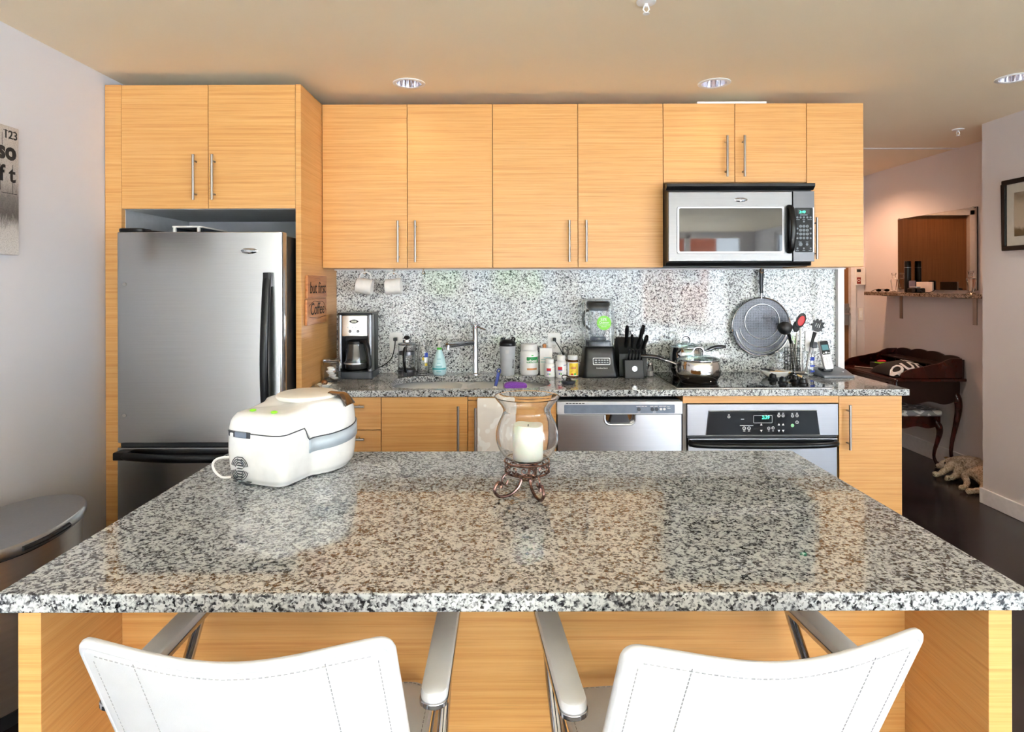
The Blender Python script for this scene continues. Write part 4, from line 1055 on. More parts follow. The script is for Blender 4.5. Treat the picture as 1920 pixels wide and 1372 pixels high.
# faucet
x, y = PX(891, 3.56), 3.565; r = root('kitchen_faucet', (x, y, CT), 'chrome single-lever faucet with a long spout over the sink', 'faucet')
g = G().lathe([(0, 0), (.026, 0), (.026, .004), (.0175, .008), (.0165, .012), (.0165, .262), (.015, .266), (0, .266)], (x, y, CT), 32)
g.make('column', CHROME, r)
sp0 = Vector((x-.012, y, CT+.186)); sp1 = Vector(P(838, 647.5, 3.40))
s_ = G().tube([sp0, sp1], [.016, .0145], 20).make('spout', CHROME, r)
G().tube([sp1+Vector((.006, 0, .002)), sp1+Vector((.005, -.001, -.022))], .0115, 20).make('aerator', CHROME, s_)
G().lathe([(0, .2665), (.017, .2665), (.0175, .285), (.013, .289), (0, .289)], (x, y, CT), 32).tube([(x, y-.004, CT+.28), (x+.028, y-.03, CT+.272), (x+.062, y-.055, CT+.262)], [.006, .005, .004], 12).tube([(x, y, CT+.28), (x-.022, y+.02, CT+.288)], .006, 12).make('lever', CHROME, r)
G().ell((x+.002, y-.0172, CT+.272), .003, .0012, .003, 10, 6).make('red_dot', RED, r)
# shaker
x, y = PX(951.5, 3.53), 3.53; r = root('shaker_bottle', (x, y, CT), 'frosted shaker bottle with black cap behind the sink', 'bottle')
FRO = mat('frosted_plastic', (214, 218, 224), .35, Transmission_Weight=.35, IOR=1.3)
lathe_obj('cup', FRO, r, [(0, 0), (.034, 0), (.038, .004), (.046, .168), (0, .168)], (x, y, CT), 40)
c_ = lathe_obj('cap', BLACKP, r, [(0, .1685), (.047, .1685), (.048, .172), (.048, .186), (.044, .193), (.036, .198), (.026, .205), (0, .206)], (x, y, CT), 40)
G().lathe([(0, .2062), (.012, .2062), (.012, .216), (0, .217)], (x-.026, y-.01, CT), 20).make('spout_cap', BLACKP, c_)
G().tube([(x+.022, y-.014, CT+.2), (x+.03, y-.014, CT+.22), (x+.042, y-.004, CT+.212), (x+.040, y, CT+.195)], .0045, 8).make('carry_loop', BLACKP, c_)
text('lettering', 'Blender', BLACKINK, .017, (x+.031, y-.0335, CT+.07), (PI/2, -PI/2, math.radians(40)), r)
label_band(r, WHITEINK, x, y, .0445, CT+.128, CT+.148, -106, -82)
# protein tub
x, y = PX(992, 3.555), 3.555; r = root('white_supplement_tub', (x, y, CT), 'large white round tub with a green printed band, beside the shaker', 'tub')
lathe_obj('tub_body', WHITEP, r, [(0, 0), (.046, 0), (.052, .006), (.0535, .012), (.0535, .125), (.050, .138), (.046, .142), (0, .142)], (x, y, CT), 44)
lathe_obj('tub_lid', WHITEP, r, [(0, .1425), (.0475, .1425), (.048, .145), (.048, .172), (.045, .176), (0, .176)], (x, y, CT), 44)
label_band(r, mat('dark_green_print', (22, 140, 74), .4), x, y, .0536, CT+.072, CT+.106, -108, -28)
label_band(r, BROWNP, x, y, .0536, CT+.032, CT+.042, -106, -40)
label_band(r, GREEN, x, y, .0536, CT+.111, CT+.118, -78, -66)
text('lettering', 'wheat', WHITEP, .027, (x+.0145, y-.0524, CT+.083), (PI/2, 0, math.radians(15)), r, ext=.0003, bold=.0006, bend=wrap(0, 0, .0545, 0))
# carton
x0_, x1_ = PX(1012, 3.52), PX(1035, 3.52); r = root('white_carton', ((x0_+x1_)/2, 3.54, CT), 'tall narrow white carton with pale blue print behind the pill bottles', 'carton')
G().box(x0_, x1_, 3.52, 3.575, CT, CT+.155).make('carton_body', WHITEP, r, bev=.001)
g = G()
for zz, a_, b_, in ((.098, .3, .9), (.086, .1, .7), (.074, .05, .5)): g.box(x0_+(x1_-x0_)*a_, x0_+(x1_-x0_)*b_, 3.5193, 3.5202, CT+zz, CT+zz+.003)
g.make('label_print', TEAL, r)
G().cyl((x0_+.028, 3.55, CT+.1552), (x0_+.028, 3.55, CT+.175), .011, n=18).make('spout_cap', BROWNP, r)
# pill bottles
def pills(px, Y, rad, h, lab, name='white_pill_bottle'):
    x, y = PX(px, Y+rad), Y+rad
    r = root(name, (x, y, CT), lab, 'pill bottle', 'white pill bottles beside the sink')
    lathe_obj('bottle', WHITEP, r, [(0, 0), (rad-.002, 0), (rad, .003), (rad, h*.66), (rad*.93, h*.70), (rad*.74, h*.76), (0, h*.76)], (x, y, CT), 36)
    lathe_obj('cap', WHITEP, r, [(0, h*.765), (rad*.76, h*.765), (rad*.78, h*.78), (rad*.78, h*.985), (rad*.7, h), (0, h)], (x, y, CT), 36)
    label_band(r, RED, x, y, rad+.0002, CT+h*.36, CT+h*.50, -128, -82); label_band(r, BLUE, x, y, rad+.0002, CT+h*.325, CT+h*.358, -128, -82)
    label_band(r, BLUE, x, y, rad+.0002, CT+h*.555, CT+h*.58, -66, -20); label_band(r, BLUE, x, y, rad+.0002, CT+h*.14, CT+h*.21, -118, -107); label_band(r, GREEN, x, y, rad+.0002, CT+h*.14, CT+h*.21, -100, -89)
pills(1030.5, 3.44, .031, .100, 'shorter of the two white pill bottles with red and blue print')
pills(1051.5, 3.42, .031, .122, 'taller of the two white pill bottles, left of the yellow-labelled jar')
x, y = PX(1073.5, 3.46), 3.46; r = root('amber_vitamin_jar', (x, y, CT), 'amber jar with yellow label and white cap beside the blender', 'jar')
lathe_obj('jar_body', mat('amber_glass', (110, 62, 26), .1, Transmission_Weight=.3), r, [(0, 0), (.029, 0), (.031, .004), (.031, .088), (.026, .096), (0, .096)], (x, y, CT), 36)
lathe_obj('cap', WHITEP, r, [(0, .0965), (.027, .0965), (.028, .099), (.028, .119), (.025, .122), (0, .122)], (x, y, CT), 36)
label_band(r, WHITEP, x, y, .0312, CT+.008, CT+.084, -175, -5, 'label_paper'); label_band(r, YEL, x, y, .0319, CT+.012, CT+.080, -132, -30)
label_band(r, RED, x, y, .0326, CT+.013, CT+.022, -112, -92); label_band(r, GREEN, x, y, .0326, CT+.013, CT+.024, -84, -62); label_band(r, BROWNP, x, y, .0326, CT+.048, CT+.058, -112, -62)
x, y = PX(1065.5, 3.22), 3.225; r = root('sink_stopper', (x, y, CT), 'black and grey round sink stopper on the counter in front of the amber jar', 'stopper')
lathe_obj('stopper_disc', DKGREY, r, [(0, 0), (.034, 0), (.038, .006), (.038, .013), (.034, .016), (0, .016)], (x, y, CT), 36)
lathe_obj('stopper_knob', BLACKP, r, [(0, .0162), (.018, .0162), (.014, .021), (.011, .030), (.014, .033), (0, .034)], (x, y, CT), 24)
G().tube(smooth_pts([(x-.022, y, CT+.016), (x-.034, y, CT+.034), (x-.026, y, CT+.044), (x-.004, y, CT+.042)], 5), .0025, 8).make('pull_loop', BLACKP, r)
# blender
cx, cy = PX(1122.5, 3.47), 3.50; r = root('countertop_blender', (cx, cy, CT), 'black blender with clear sound shield and round green sticker', 'blender')
def tap(z, w, d, rr=.02): return [(cx+a, cy+b, CT+z) for a, b in rrect(-w, w, -d, d, rr, 5)]
g = loftr([tap(.0, .102, .095, .03), tap(.012, .104, .097, .03), tap(.03, .102, .094, .03), tap(.07, .092, .084, .026), tap(.125, .086, .076, .024), tap(.162, .084, .074, .024), tap(.172, .078, .068, .022)])
bs = g.make('motor_base', BLACKP, r)
cpn = G().rbox(-.048, .048, -.004, .0, -.019, .019, .006, 'y').xf(Matrix.Translation((cx+.006, cy-.0865, CT+.092)) @ Matrix.Rotation(math.radians(-12), 4, 'X')).make('control_panel', SSL, bs)
cpn2 = G().rbox(-.045, .045, -.0052, -.004, -.0165, .0165, .005, 'y').xf(Matrix.Translation((cx+.006, cy-.0865, CT+.092)) @ Matrix.Rotation(math.radians(-12), 4, 'X')).make('panel_face', BLACKM, cpn)
g = G()
for i in range(4):
    g.rbox(-.018+i*.015, -.007+i*.015, -.0062, -.0052, .003, .009, .002, 'y')
    g.rbox(-.018+i*.015, -.007+i*.015, -.0062, -.0052, -.010, -.004, .002, 'y')
g.rbox(-.038, -.024, -.0062, -.0052, .003, .009, .002, 'y').rbox(-.038, -.024, -.0062, -.0052, -.010, -.004, .002, 'y')
g.xf(Matrix.Translation((cx+.006, cy-.0865, CT+.092)) @ Matrix.Rotation(math.radians(-12), 4, 'X')).make('buttons', GREYINK, cpn2)
text('lettering', 'Hamilton Beach', WHITEINK, .010, (cx+.008, cy-.0925, CT+.055), (PI/2+.0, 0, 0), bs, ext=.003)
G().rbox(cx-.066, cx+.066, cy-.055, cy+.06, CT+.1722, CT+.20, .012).make('collar', BLACKM, r, bev=.003)
lathe_obj('jar_collar', BLACKP, r, [(0, .2002), (.045, .2002), (.047, .206), (.044, .22), (.036, .226), (0, .226)], (cx, cy, CT), 32)
lathe_obj('blending_jar', GLASS, r, [(0, .2265), (.034, .2265), (.040, .24), (.050, .33), (.054, .371), (.0515, .371), (.0475, .33), (.0375, .242), (.032, .231), (0, .231)], (cx, cy, CT), 36, ang=60)
lathe_obj('jar_lid', BLACKP, r, [(0, .3715), (.052, .3715), (.057, .376), (.068, .402), (.068, .416), (.060, .424), (.03, .426), (0, .426)], (cx, cy, CT), 36)
G().tube(smooth_pts([(cx-.054, cy-.005, CT+.372), (cx-.080, cy-.01, CT+.36), (cx-.082, cy-.01, CT+.30), (cx-.048, cy-.006, CT+.262)], 6), .007, 8).make('jar_handle', BLACKP, r)
def sh(z, w, d, rr): return [(cx+a-.003, cy+b, CT+z) for a, b in rrect(-w, w, -d, d, rr, 7)]
loftr([sh(.175, .088, .078, .03), sh(.30, .087, .077, .034), sh(.39, .084, .074, .036), sh(.425, .080, .070, .036), sh(.438, .068, .058, .036), sh(.441, .04, .035, .02)]).make('sound_shield', TGLASS, r)
SHE = mat('shield_edge_grey', (196, 202, 206), .15, Alpha=.55)
g = G().tube([Vector(p) for p in sh(.432, .0785, .0685, .036)], .0022, 6, closed=True)
for a_, b_ in ((-1, -1), (1, -1), (1, 1), (-1, 1)): g.tube([(cx-.003+a_*.0785, cy+b_*.0685, CT+.178), (cx-.003+a_*.0755, cy+b_*.0655, CT+.39), (cx-.003+a_*.070, cy+b_*.060, CT+.425)], .0022, 6)
g.make('shield_edges', SHE, r)
zc = CT+.3055
stk = G().lathe([(0, -.0012), (.040, -.0012), (.040, 0)], (cx+.022, cy-.0785, zc), 40, ax='y').make('round_sticker', mat('bright_green_sticker', (116, 204, 40), .4), r)
text('lettering', '55%', WHITEP, .021, (cx+.020, cy-.0800, zc+.019), FRONT, stk, bold=.0004)
text('lettering', 'Quieter', WHITEP, .0175, (cx+.022, cy-.0800, zc+.002), FRONT, stk, bold=.0002)
text('lettering', 'Than a Traditional', WHITEP, .0088, (cx+.022, cy-.0800, zc-.011), FRONT, stk)
text('lettering', 'Blender', WHITEP, .0095, (cx+.022, cy-.0800, zc-.021), FRONT, stk)
pts = smooth_pts([(m2, 3.612, h2+.018), (m2+.02, 3.606, h2-.01), (m2+.045, 3.60, h2-.055), (m2+.052, 3.59, h2-.075), (m2+.048, 3.59, h2-.03), (m2+.062, 3.59, h2-.018), (m2+.078, 3.59, h2-.035), (m2+.076, 3.585, h2-.10), (m2+.085, 3.575, h2-.16), (cx-.09, 3.57, CT+.02)], 8)
G().rbox(m2-.010, m2+.010, 3.606, 3.6305, h2+.0115, h2+.0315, .004, 'y').tube(pts, .0028, 8).make('power_cord', BLACKP, r, label='black looped cord with plug')
# knife block
x, y = PX(1188, 3.44), 3.46
r = root('knife_block', (x, y, CT), 'black knife block holding dark-handled knives and a front row of steak knives', 'knife block')
x0_, x1_ = PX(1172, 3.38), PX(1207.5, 3.38)
G().prism([(3.385, CT), (3.44, CT), (3.45, CT+.10), (3.40, CT+.10)], x0_, x1_, 'x').make('steak_knife_holder', BLACKM, r, bev=.003)
bx0, bx1 = PX(1160, 3.46), PX(1212, 3.46)
G().prism([(3.4515, CT), (3.60, CT), (3.60, CT+.185), (3.56, CT+.215), (3.4515, CT+.130)], bx0, bx1, 'x').make('block', BLACKM, r, bev=.004)
bd = G().lathe([(0, -.0025), (.015, -.0025), (.0165, 0)], ((x0_+x1_)/2+.002, 3.3905, CT+.054), 28, ax='y').make('round_badge', SSL, r)
text('lettering', 'CHICAGO', BLACKINK, .0065, ((x0_+x1_)/2+.002, 3.3878, CT+.054), FRONT, bd)
HND = steel('steel_knife_handle', (120, 122, 128), .25, (60, 60, 60), .05)
def knife(nm, px0, py0, Y0, px1, py1, Y1, rad, lab, m, grp):
    a = Vector(P(px0, py0, Y0)); b = Vector(P(px1, py1, Y1)); k = root(nm, tuple(a), lab, 'knife', grp)
    d = b-a; g = G().tube([a, a+d*.12, a+d*.45, a+d*.85, b], [rad*.8, rad, rad*.85, rad*1.15, rad*.8], 10, flat=.7, up=(1, 0, 0))
    hd_ = g.make('handle', m, k)
    rv = G(); n_ = (d.normalized()).cross(Vector((1, 0, 0))).normalized()
    G().tube([a-d*.25, a+d*.02], rad*.6, 6, flat=.4, up=(1, 0, 0)).make('bolster', SSV, k)
for args in ((1173, 650, 3.50, 1176, 613, 3.42, .0115, 'tall black-handled knife standing at the left of the block'),
             (1184, 652, 3.50, 1185, 629, 3.45, .009, 'short black-handled knife between two taller ones in the block'),
             (1195, 652, 3.49, 1206.5, 612, 3.40, .0125, 'biggest dark-handled knife leaning right at the top of the block'),
             (1205, 656, 3.47, 1213, 631, 3.40, .011, 'dark-handled knife leaning right at the right edge of the block')):
    knife('kitchen_knife', *args[:6], args[6]*1.4, args[7], HND if 'leaning' in args[-1] else BLACKP, 'large knives in the block')
labs = ['first', 'second', 'third', 'fourth']
for i in range(5):
    knife('steak_knife', 1177+6.1*i, 679, 3.43, 1180.5+6.1*i, 656, 3.39, .0068, ['leftmost steak knife of the front row in the black block', 'steak knife second from the left in the front row', 'middle steak knife in the front row of the block', 'steak knife second from the right in the front row', 'rightmost steak knife of the front row in the black block'][i], HND, 'steak knives in the front row')
x, y = PX(1215.5, 3.46), 3.47; r = root('salt_shaker', (x, y, CT), 'small clear salt shaker with pale grey bottom right of the knife block', 'shaker')
lathe_obj('shaker_glass', GLASS, r, [(0, .001), (.016, .001), (.018, .004), (.016, .055), (.013, .065), (0, .065)], (x+.012, y, CT), 20)
lathe_obj('shaker_cap', SSV, r, [(0, .0655), (.013, .0655), (.012, .076), (0, .079)], (x+.012, y, CT), 20)
lathe_obj('salt', WHITEP, r, [(0, .004), (.014, .004), (.0135, .03), (0, .03)], (x+.012, y, CT), 20)
# saucepans
POT = steel('pot_steel', (214, 212, 208), .07, (3, 3, 20), .03)
TIN = thin_glass('tinted_lid_glass', (.80, .88, .87))
def pot(x, y, rad, hgt, hdir, hl, lab):
    z = .9215; r = root('saucepan', (x, y, z), lab, 'saucepan')
    bd = lathe_obj('pan_body', POT, r, [(0, 0), (rad*.80, 0), (rad*.84, .004), (rad*.86, .012), (rad*.97, .030), (rad, .050), (rad*.985, hgt*.8), (rad*.93, hgt-.004), (rad*.95, hgt), (rad*.92, hgt), (rad*.90, hgt-.01), (rad*.95, .05), (rad*.8, .008), (0, .006)], (x, y, z), 56)
    ld = lathe_obj('glass_lid', TIN, r, [(rad*.93, hgt+.002), (rad*.8, hgt+.012), (rad*.5, hgt+.022), (rad*.2, hgt+.027), (0, hgt+.028)], (x, y, z), 48)
    G().lathe([(rad*.92, hgt+.0012), (rad*.965, hgt+.0012), (rad*.965, hgt+.004), (rad*.92, hgt+.005)], (x, y, z), 56, True).make('lid_rim', CHROME, ld)
    zt = z+hgt+.027
    G().tube(smooth_pts([(x-.026, y, zt-.002), (x-.026, y, zt+.018), (x-.012, y, zt+.034), (x+.012, y, zt+.034), (x+.026, y, zt+.018), (x+.026, y, zt-.002)], 6), .0042, 10, flat=1.5).make('lid_handle', CHROME, ld)
    d = Vector((math.cos(hdir), math.sin(hdir), 0)); b = Vector((x, y, z+hgt*.74))
    hh = G().tube(smooth_pts([b+d*rad*.97, b+d*(rad+.035)+Vector((0, 0, .014)), b+d*(rad+.06)+Vector((0, 0, .02))], 5), .006, 10, flat=1.3).make('handle_bracket', CHROME, r)
    G().tube(smooth_pts([b+d*(rad+.055)+Vector((0, 0, .019)), b+d*(rad+.055+hl*.4)+Vector((0, 0, .034)), b+d*(rad+.055+hl)+Vector((0, 0, .036))], 6), [.008]*3+[.0095]*8+[.007]*2, 12, flat=1.3).make('handle', HND, r)
pot(1.022, 3.275, .116, .112, math.radians(158), .13, 'shiny stainless saucepan with glass lid on the front burner')
pot(1.02, 3.497, .088, .155, math.radians(15), .115, 'taller stainless saucepan with glass lid on the back burner, partly hidden')
# splatter guard with hook
x, z = PX(1428.5, 3.60), PZ(614, 3.60); rad = .171
PERF = N('perforated_tin'); mp = PERF.coord((1, 0, 1)); vo = PERF.n('ShaderNodeTexVoronoi'); vo.inputs['Scale'].default_value = 105; vo.inputs['Randomness'].default_value = .15
PERF.l(mp, 0, vo, 'Vector'); rr = PERF.ramp(vo, 'Distance', [(.20, lin((34, 36, 40))), (.32, lin((96, 98, 104)))]); PERF.l(rr, 'Color', PERF.b, 'Base Color')
PERF.b.inputs['Metallic'].default_value = .85; PERF.b.inputs['Roughness'].default_value = .38
bp = PERF.n('ShaderNodeBump'); bp.inputs['Strength'].default_value = .5; bp.inputs['Distance'].default_value = .002; PERF.l(vo, 'Distance', bp, 'Height'); PERF.l(bp, 0, PERF.b, 'Normal')
r = root('splatter_guard', (x, 3.61, z-rad), 'round perforated silver splatter guard hanging from its black handle', 'splatter guard')
G().lathe([(0, 0), (rad*.62, .0), (rad*.98, .003), (rad*.98, .005), (0, .003)], (x, 3.606, z), 64, ax='y').make('perforated_disc', PERF.m, r)
G().tube([(x+rad*math.cos(2*PI*i/64), 3.607, z+rad*math.sin(2*PI*i/64)) for i in range(64)], .0042, 8, closed=True).make('rim', CHROME, r)
g = G()
def arc(cx_, cz_, q, a0, a1, w=.0026):
    n_ = 30; g.tube([(cx_+q*math.cos(math.radians(a0+(a1-a0)*i/n_)), 3.603, cz_+q*math.sin(math.radians(a0+(a1-a0)*i/n_))) for i in range(n_+1)], w, 7)
arc(x+.002, z+.032, .102, -180, 180); arc(x+.0, z+.012, .131, -172, -8, .003); arc(x, z+.002, .150, -168, -12, .0022); arc(x, z-.004, .152, -172, -8, .003)
g.make('pressed_ridges', steel('ridge_tin', (232, 233, 236), .45), r)
zt = z+rad
G().tube([(x, 3.606, zt-.004), (x, 3.605, zt+.03)], .006, 10).make('handle_socket', CHROME, r)
G().tube(smooth_pts([(x, 3.604, zt+.028), (x-.003, 3.602, zt+.08), (x-.001, 3.602, zt+.13), (x, 3.602, zt+.168)], 6), [.009]*6+[.011]*6+[.0125]*7, 12, flat=1.35).make('handle', DKGREY, r)
def hook(px, py, Y, lab):
    x = PX(px, Y); r = root('cup_hook', (x, Y, 1.50), lab, 'hook', 'small brass hooks under the upper cabinets')
    G().tube(smooth_pts([(x, Y, ZU0-.0005), (x, Y, ZU0-.012), (x-.006, Y-.002, ZU0-.020), (x, Y-.003, ZU0-.030), (x+.008, Y-.002, ZU0-.022)], 5), .0018, 7).cyl((x, Y, ZU0-.001), (x, Y, ZU0-.004), .006).make('hook_wire', mat('aged_brass', (150, 110, 60), .3, .9), r)
hook(683.5, 508, 3.50, 'small brass hook holding the left mug'); hook(739, 508, 3.50, 'small brass hook holding the right mug')
hook(794, 510, 3.50, 'small empty brass hook right of the mugs'); hook(1427.5, 506, 3.55, 'small brass hook holding the splatter guard')
# hanging mugs
def mug(px, py, tilt, lab):
    Y = 3.50; x, _, z = P(px, py, Y)
    r = root('white_mug', (x, Y, z), lab, 'mug', 'white mugs hanging under the upper cabinet', 0, True)
    M_ = Matrix.Rotation(tilt, 4, 'Y') @ Matrix.Rotation(PI/2, 4, 'Y')
    G().lathe([(0, -.046), (.038, -.046), (.043, -.042), (.0455, .030), (.0465, .046), (.0440, .046), (.0430, .030), (.0405, -.039), (0, -.041)], (0, 0, 0), 44).xf(M_).make('mug_body', CERAM, r)
    G().tube(smooth_pts([(.032, 0, .043), (.024, 0, .070), (-.002, 0, .082), (-.028, 0, .070), (-.034, 0, .040)], 7), .0048, 10, flat=1.4, up=(0, 1, 0)).xf(Matrix.Rotation(tilt, 4, 'Y')).make('mug_handle', CERAM, r)
mug(683, 536, math.radians(9), 'left white mug hanging from a hook, tilted to the left')
mug(737.5, 536.5, math.radians(-3), 'right white mug hanging level from a hook')
# wooden sign on the side panel
r = root('wooden_sign', (XD+.008, 3.24, 1.23), 'carved wooden sign reading but first coffee, fixed to the cabinet side', 'sign')
SIGNW = wood('carved_pine', (150, 88, 44), (190, 124, 72), (206, 146, 92), (30, 3, 30))
zm = 1.366
G().box(XD+.0005, XD+.014, 3.075, 3.40, zm+.003, 1.486).make('sign_board', SIGNW, r, bev=.003)
G().box(XD+.0005, XD+.014, 3.065, 3.395, 1.232, zm-.002).make('sign_board', SIGNW, r, bev=.003)
text('lettering', 'but first', BLACKINK, .085, (XD+.0146, 3.24, 1.42), (PI/2, 0, PI/2), r, shear=.15)
text('lettering', 'Coffee', BLACKINK, .088, (XD+.0146, 3.23, 1.31), (PI/2, 0, PI/2), r, shear=.15)
G().tube([(XD+.0145, 3.10, 1.275), (XD+.0145, 3.24, 1.262), (XD+.0145, 3.37, 1.270)], .0012, 5).tube(smooth_pts([(XD+.0145, 3.09, 1.33), (XD+.0145, 3.17, 1.352), (XD+.0145, 3.24, 1.348), (XD+.0145, 3.33, 1.345), (XD+.0145, 3.38, 1.30)], 5), .0012, 5).make('carved_flourish', BLACKINK, r)
# towel over the door
r0 = PX(893.5, 3.0); r1 = PX(962, 3.0)
TOW = N('towel_cloth'); mp = TOW.coord(); vo = TOW.n('ShaderNodeTexVoronoi'); vo.inputs['Scale'].default_value = 26; vo.feature = 'SMOOTH_F1'
TOW.l(mp, 0, vo, 'Vector'); rr = TOW.ramp(vo, 'Distance', [(.30, lin((240, 238, 234))), (.36, lin((226, 219, 212)))]); TOW.l(rr, 'Color', TOW.b, 'Base Color'); TOW.b.inputs['Roughness'].default_value = .9
g = G().grid(lambda u, v: (r0+(r1-r0)*u, 3.026-.012*min(1, v*12)-.003*math.sin(u*9)*v-.002*math.sin(u*23+1)*v, .8795-.42*v), 24, 20)
o = g.make('dish_towel', TOW.m, solid=.003, sub=1); tag(o, 'white dish towel with faint leaf print hanging beside the dishwasher', 'towel')
# things in the sink
cdy = root('sink_caddy', (.06, 3.3, .866), 'steel sponge caddy hanging inside the right sink bowl', 'caddy')
G().rbox(-.03, .115, 3.255, 3.335, .866, .869, .01).make('caddy_tray', SSV, cdy)
G().tube([(-.02, 3.335, .868), (-.02, 3.336, .90), (-.02, 3.50, .9175), (-.02, 3.53, .9175)], .002, 6).tube([(.085, 3.335, .868), (.085, 3.336, .90), (.085, 3.50, .9175), (.085, 3.53, .9175)], .002, 6).make('caddy_wires', CHROME, cdy)
PUR = mat('purple_scrubber', (150, 84, 205), .9, bump=1, bscale=400, var=.2, vscale=300)
g = G(); n_ = 40; poly = []
for i in range(n_):
    a = 2*PI*i/n_; q = 1+.10*math.cos(2*a); poly.append((.046+.056*math.cos(a)*q if True else 0, .8935+.021*math.sin(a)*(1+.22*math.cos(2*a+.6))))
o = g.prism(poly, 3.262, 3.325, 'y').make('kitchen_sponge', PUR, bev=.005, seg=3); tag(o, 'purple peanut-shaped sponge lying in the sink caddy', 'sponge')
b = root('dish_brush', P(929, 727, 3.33), 'blue-handled dish brush standing up in the sink', 'brush')
BH = mat('blue_handle', (62, 84, 170), .35)
p0, p1 = Vector(P(928, 726, 3.33)), Vector(P(934, 700, 3.40))
G().tube([p0, p0.lerp(p1, .4), p1], [.008, .0095, .010], 10, flat=1.2).make('handle', BH, b)
dd = (p1-p0).normalized(); e = dd.cross(Vector((0, 1, 0))).normalized()
G().tube([p1+dd*.016+e*.008*math.cos(t*PI/8)*1.2+dd*.016*math.sin(t*PI/8) for t in range(16)], .0035, 7, closed=True).make('hanging_loop', BH, b)
G().tube([p0-dd*.04, p0], [.018, .012], 14).make('brush_head', WHITEP, b)
# ------------------------------------------------------------------ utensils by the cooktop
ux, uy = PX(1499, 3.46), 3.475
r = root('utensil_holder', (ux, uy, .921), 'wire and glass utensil crock with a blue band, full of cooking tools', 'utensil crock')
UH = .155; uz = .9215
g = G()
for i in range(9): g.tube([(ux-.034+.042*math.cos(2*PI*k/28), uy+.042*math.sin(2*PI*k/28), uz+.004+i*.0185) for k in range(28)], .0016, 6, closed=True)
for k in range(14):
    a = 2*PI*k/14; g.tube([(ux-.034+.042*math.cos(a), uy+.042*math.sin(a), uz+.003), (ux-.034+.042*math.cos(a), uy+.042*math.sin(a), uz+.152)], .0014, 6)
g.make('wire_basket', BLACKP, r)
lathe_obj('base_plate', SSV, r, [(0, 0), (.041, 0), (.041, .002), (0, .002)], (ux-.034, uy, uz))
x, y = ux+.047, uy-.014
r2 = root('glass_tumbler', (x, y, uz), 'clear tumbler with blue print holding whisks beside the wire crock', 'tumbler')
lathe_obj('tumbler_glass', GLASS, r2, [(0, .001), (.028, .001), (.030, .006), (.033, .125), (.031, .125), (.028, .010), (0, .009)], (x, y, uz), 32, ang=60)
for z0_, z1_ in ((.085, .105), (.05, .06), (.02, .03)): label_band(r2, BLUE, x, y, .0335, uz+z0_, uz+z1_, -95, -15)
def tool(nm, lab, cat, bot, top, m, rad=.0045, m2=None):
    r = root(nm, tuple(bot), lab, cat); a, b = Vector(bot), Vector(top)
    G().tube([a, b], [rad, rad*1.1], 10).make('shaft', m, r); return r, a, b
# ladle
a = (ux-.03, uy, uz+.02); b = P(1481, 632, 3.44)
r, a, b = tool('soup_ladle', 'black round soup ladle leaning left out of the crock', 'ladle', a, b, SSV)
c = Vector(P(1471.5, 618, 3.41)); M_ = Matrix.Translation(c) @ Matrix.Rotation(math.radians(25), 4, 'Y') @ Matrix.Rotation(math.radians(-48), 4, 'X')
G().lathe([(.0, -.030), (.018, -.026), (.032, -.012), (.038, .006), (.0405, .014), (.0385, .0145), (.035, .006), (.029, -.010), (.016, -.022), (0, -.026)], (0, 0, 0), 36).xf(M_).make('ladle_bowl', BLACKM, r)
G().tube([b-(b-a).normalized()*.04, b, Vector(P(1477, 626, 3.425))], [.007, .010, .010], 10).make('neck', BLACKM, r)
# red spoon
r, a, b = tool('cooking_spoon', 'black nylon spoon standing behind the red one', 'spoon', (ux-.02, uy+.01, uz+.02), P(1494, 626, 3.50), SSV)
G().ell((0, 0, 0), .022, .006, .034, 24, 14).xf(Matrix.Translation(Vector(P(1493.5, 613, 3.50))) @ Matrix.Rotation(math.radians(14), 4, 'Y')).make('spoon_bowl', BLACKM, r)
r, a, b = tool('serving_spoon', 'red and black spoon, tallest tool in the crock', 'spoon', (ux+.006, uy-.01, uz+.02), P(1501, 612, 3.44), WHITEP, .0055)
M_ = Matrix.Translation(Vector(P(1501.5, 602, 3.435))) @ Matrix.Rotation(math.radians(24), 4, 'Y')
h_ = G().ell((0, 0, 0), .0265, .005, .044, 28, 14).xf(M_).make('spoon_bowl', BLACKM, r)
G().ell((.001, -.0045, -.002), .0185, .003, .030, 24, 12).xf(M_).make('red_centre', RED, h_)
# pasta server
r, a, b = tool('pasta_server', 'black toothed pasta server leaning right out of the crock', 'pasta server', (ux+.035, uy-.012, uz+.02), P(1524, 636, 3.44), SSV, .005)
c = Vector(P(1533, 612.5, 3.43)); M_ = Matrix.Translation(c) @ Matrix.Rotation(math.radians(22), 4, 'Y') @ Matrix.Rotation(PI/2, 4, 'X')
hole = [(s_*.011+.0035*math.cos(2*PI*k/12), .016*math.sin(2*PI*k/12)) for s_ in (0,) for k in range(12)][::-1]
def slot(cx_): return [(cx_+.0032*math.cos(2*PI*k/12), .002+.016*math.sin(2*PI*k/12)) for k in range(12)]
out = []
for i in range(80):
    a_ = 2*PI*i/80; base_ = 1.0
    up_ = math.sin(a_) > -.55
    q = 1+(.16 if (i % 8 < 4 and up_) else -.10) if up_ else .92
    out.append((.033*math.cos(a_)*q, .036*math.sin(a_)*q))
hd_ = plate(out, [slot(-.011), slot(0), slot(.011)], -.003, .003).xf(M_).make('toothed_head', BLACKM, r)
G().tube([b-(b-a).normalized()*.05, b, Vector(P(1528, 624, 3.435))], [.006, .008, .010], 10, flat=1.3).make('neck', BLACKM, r)
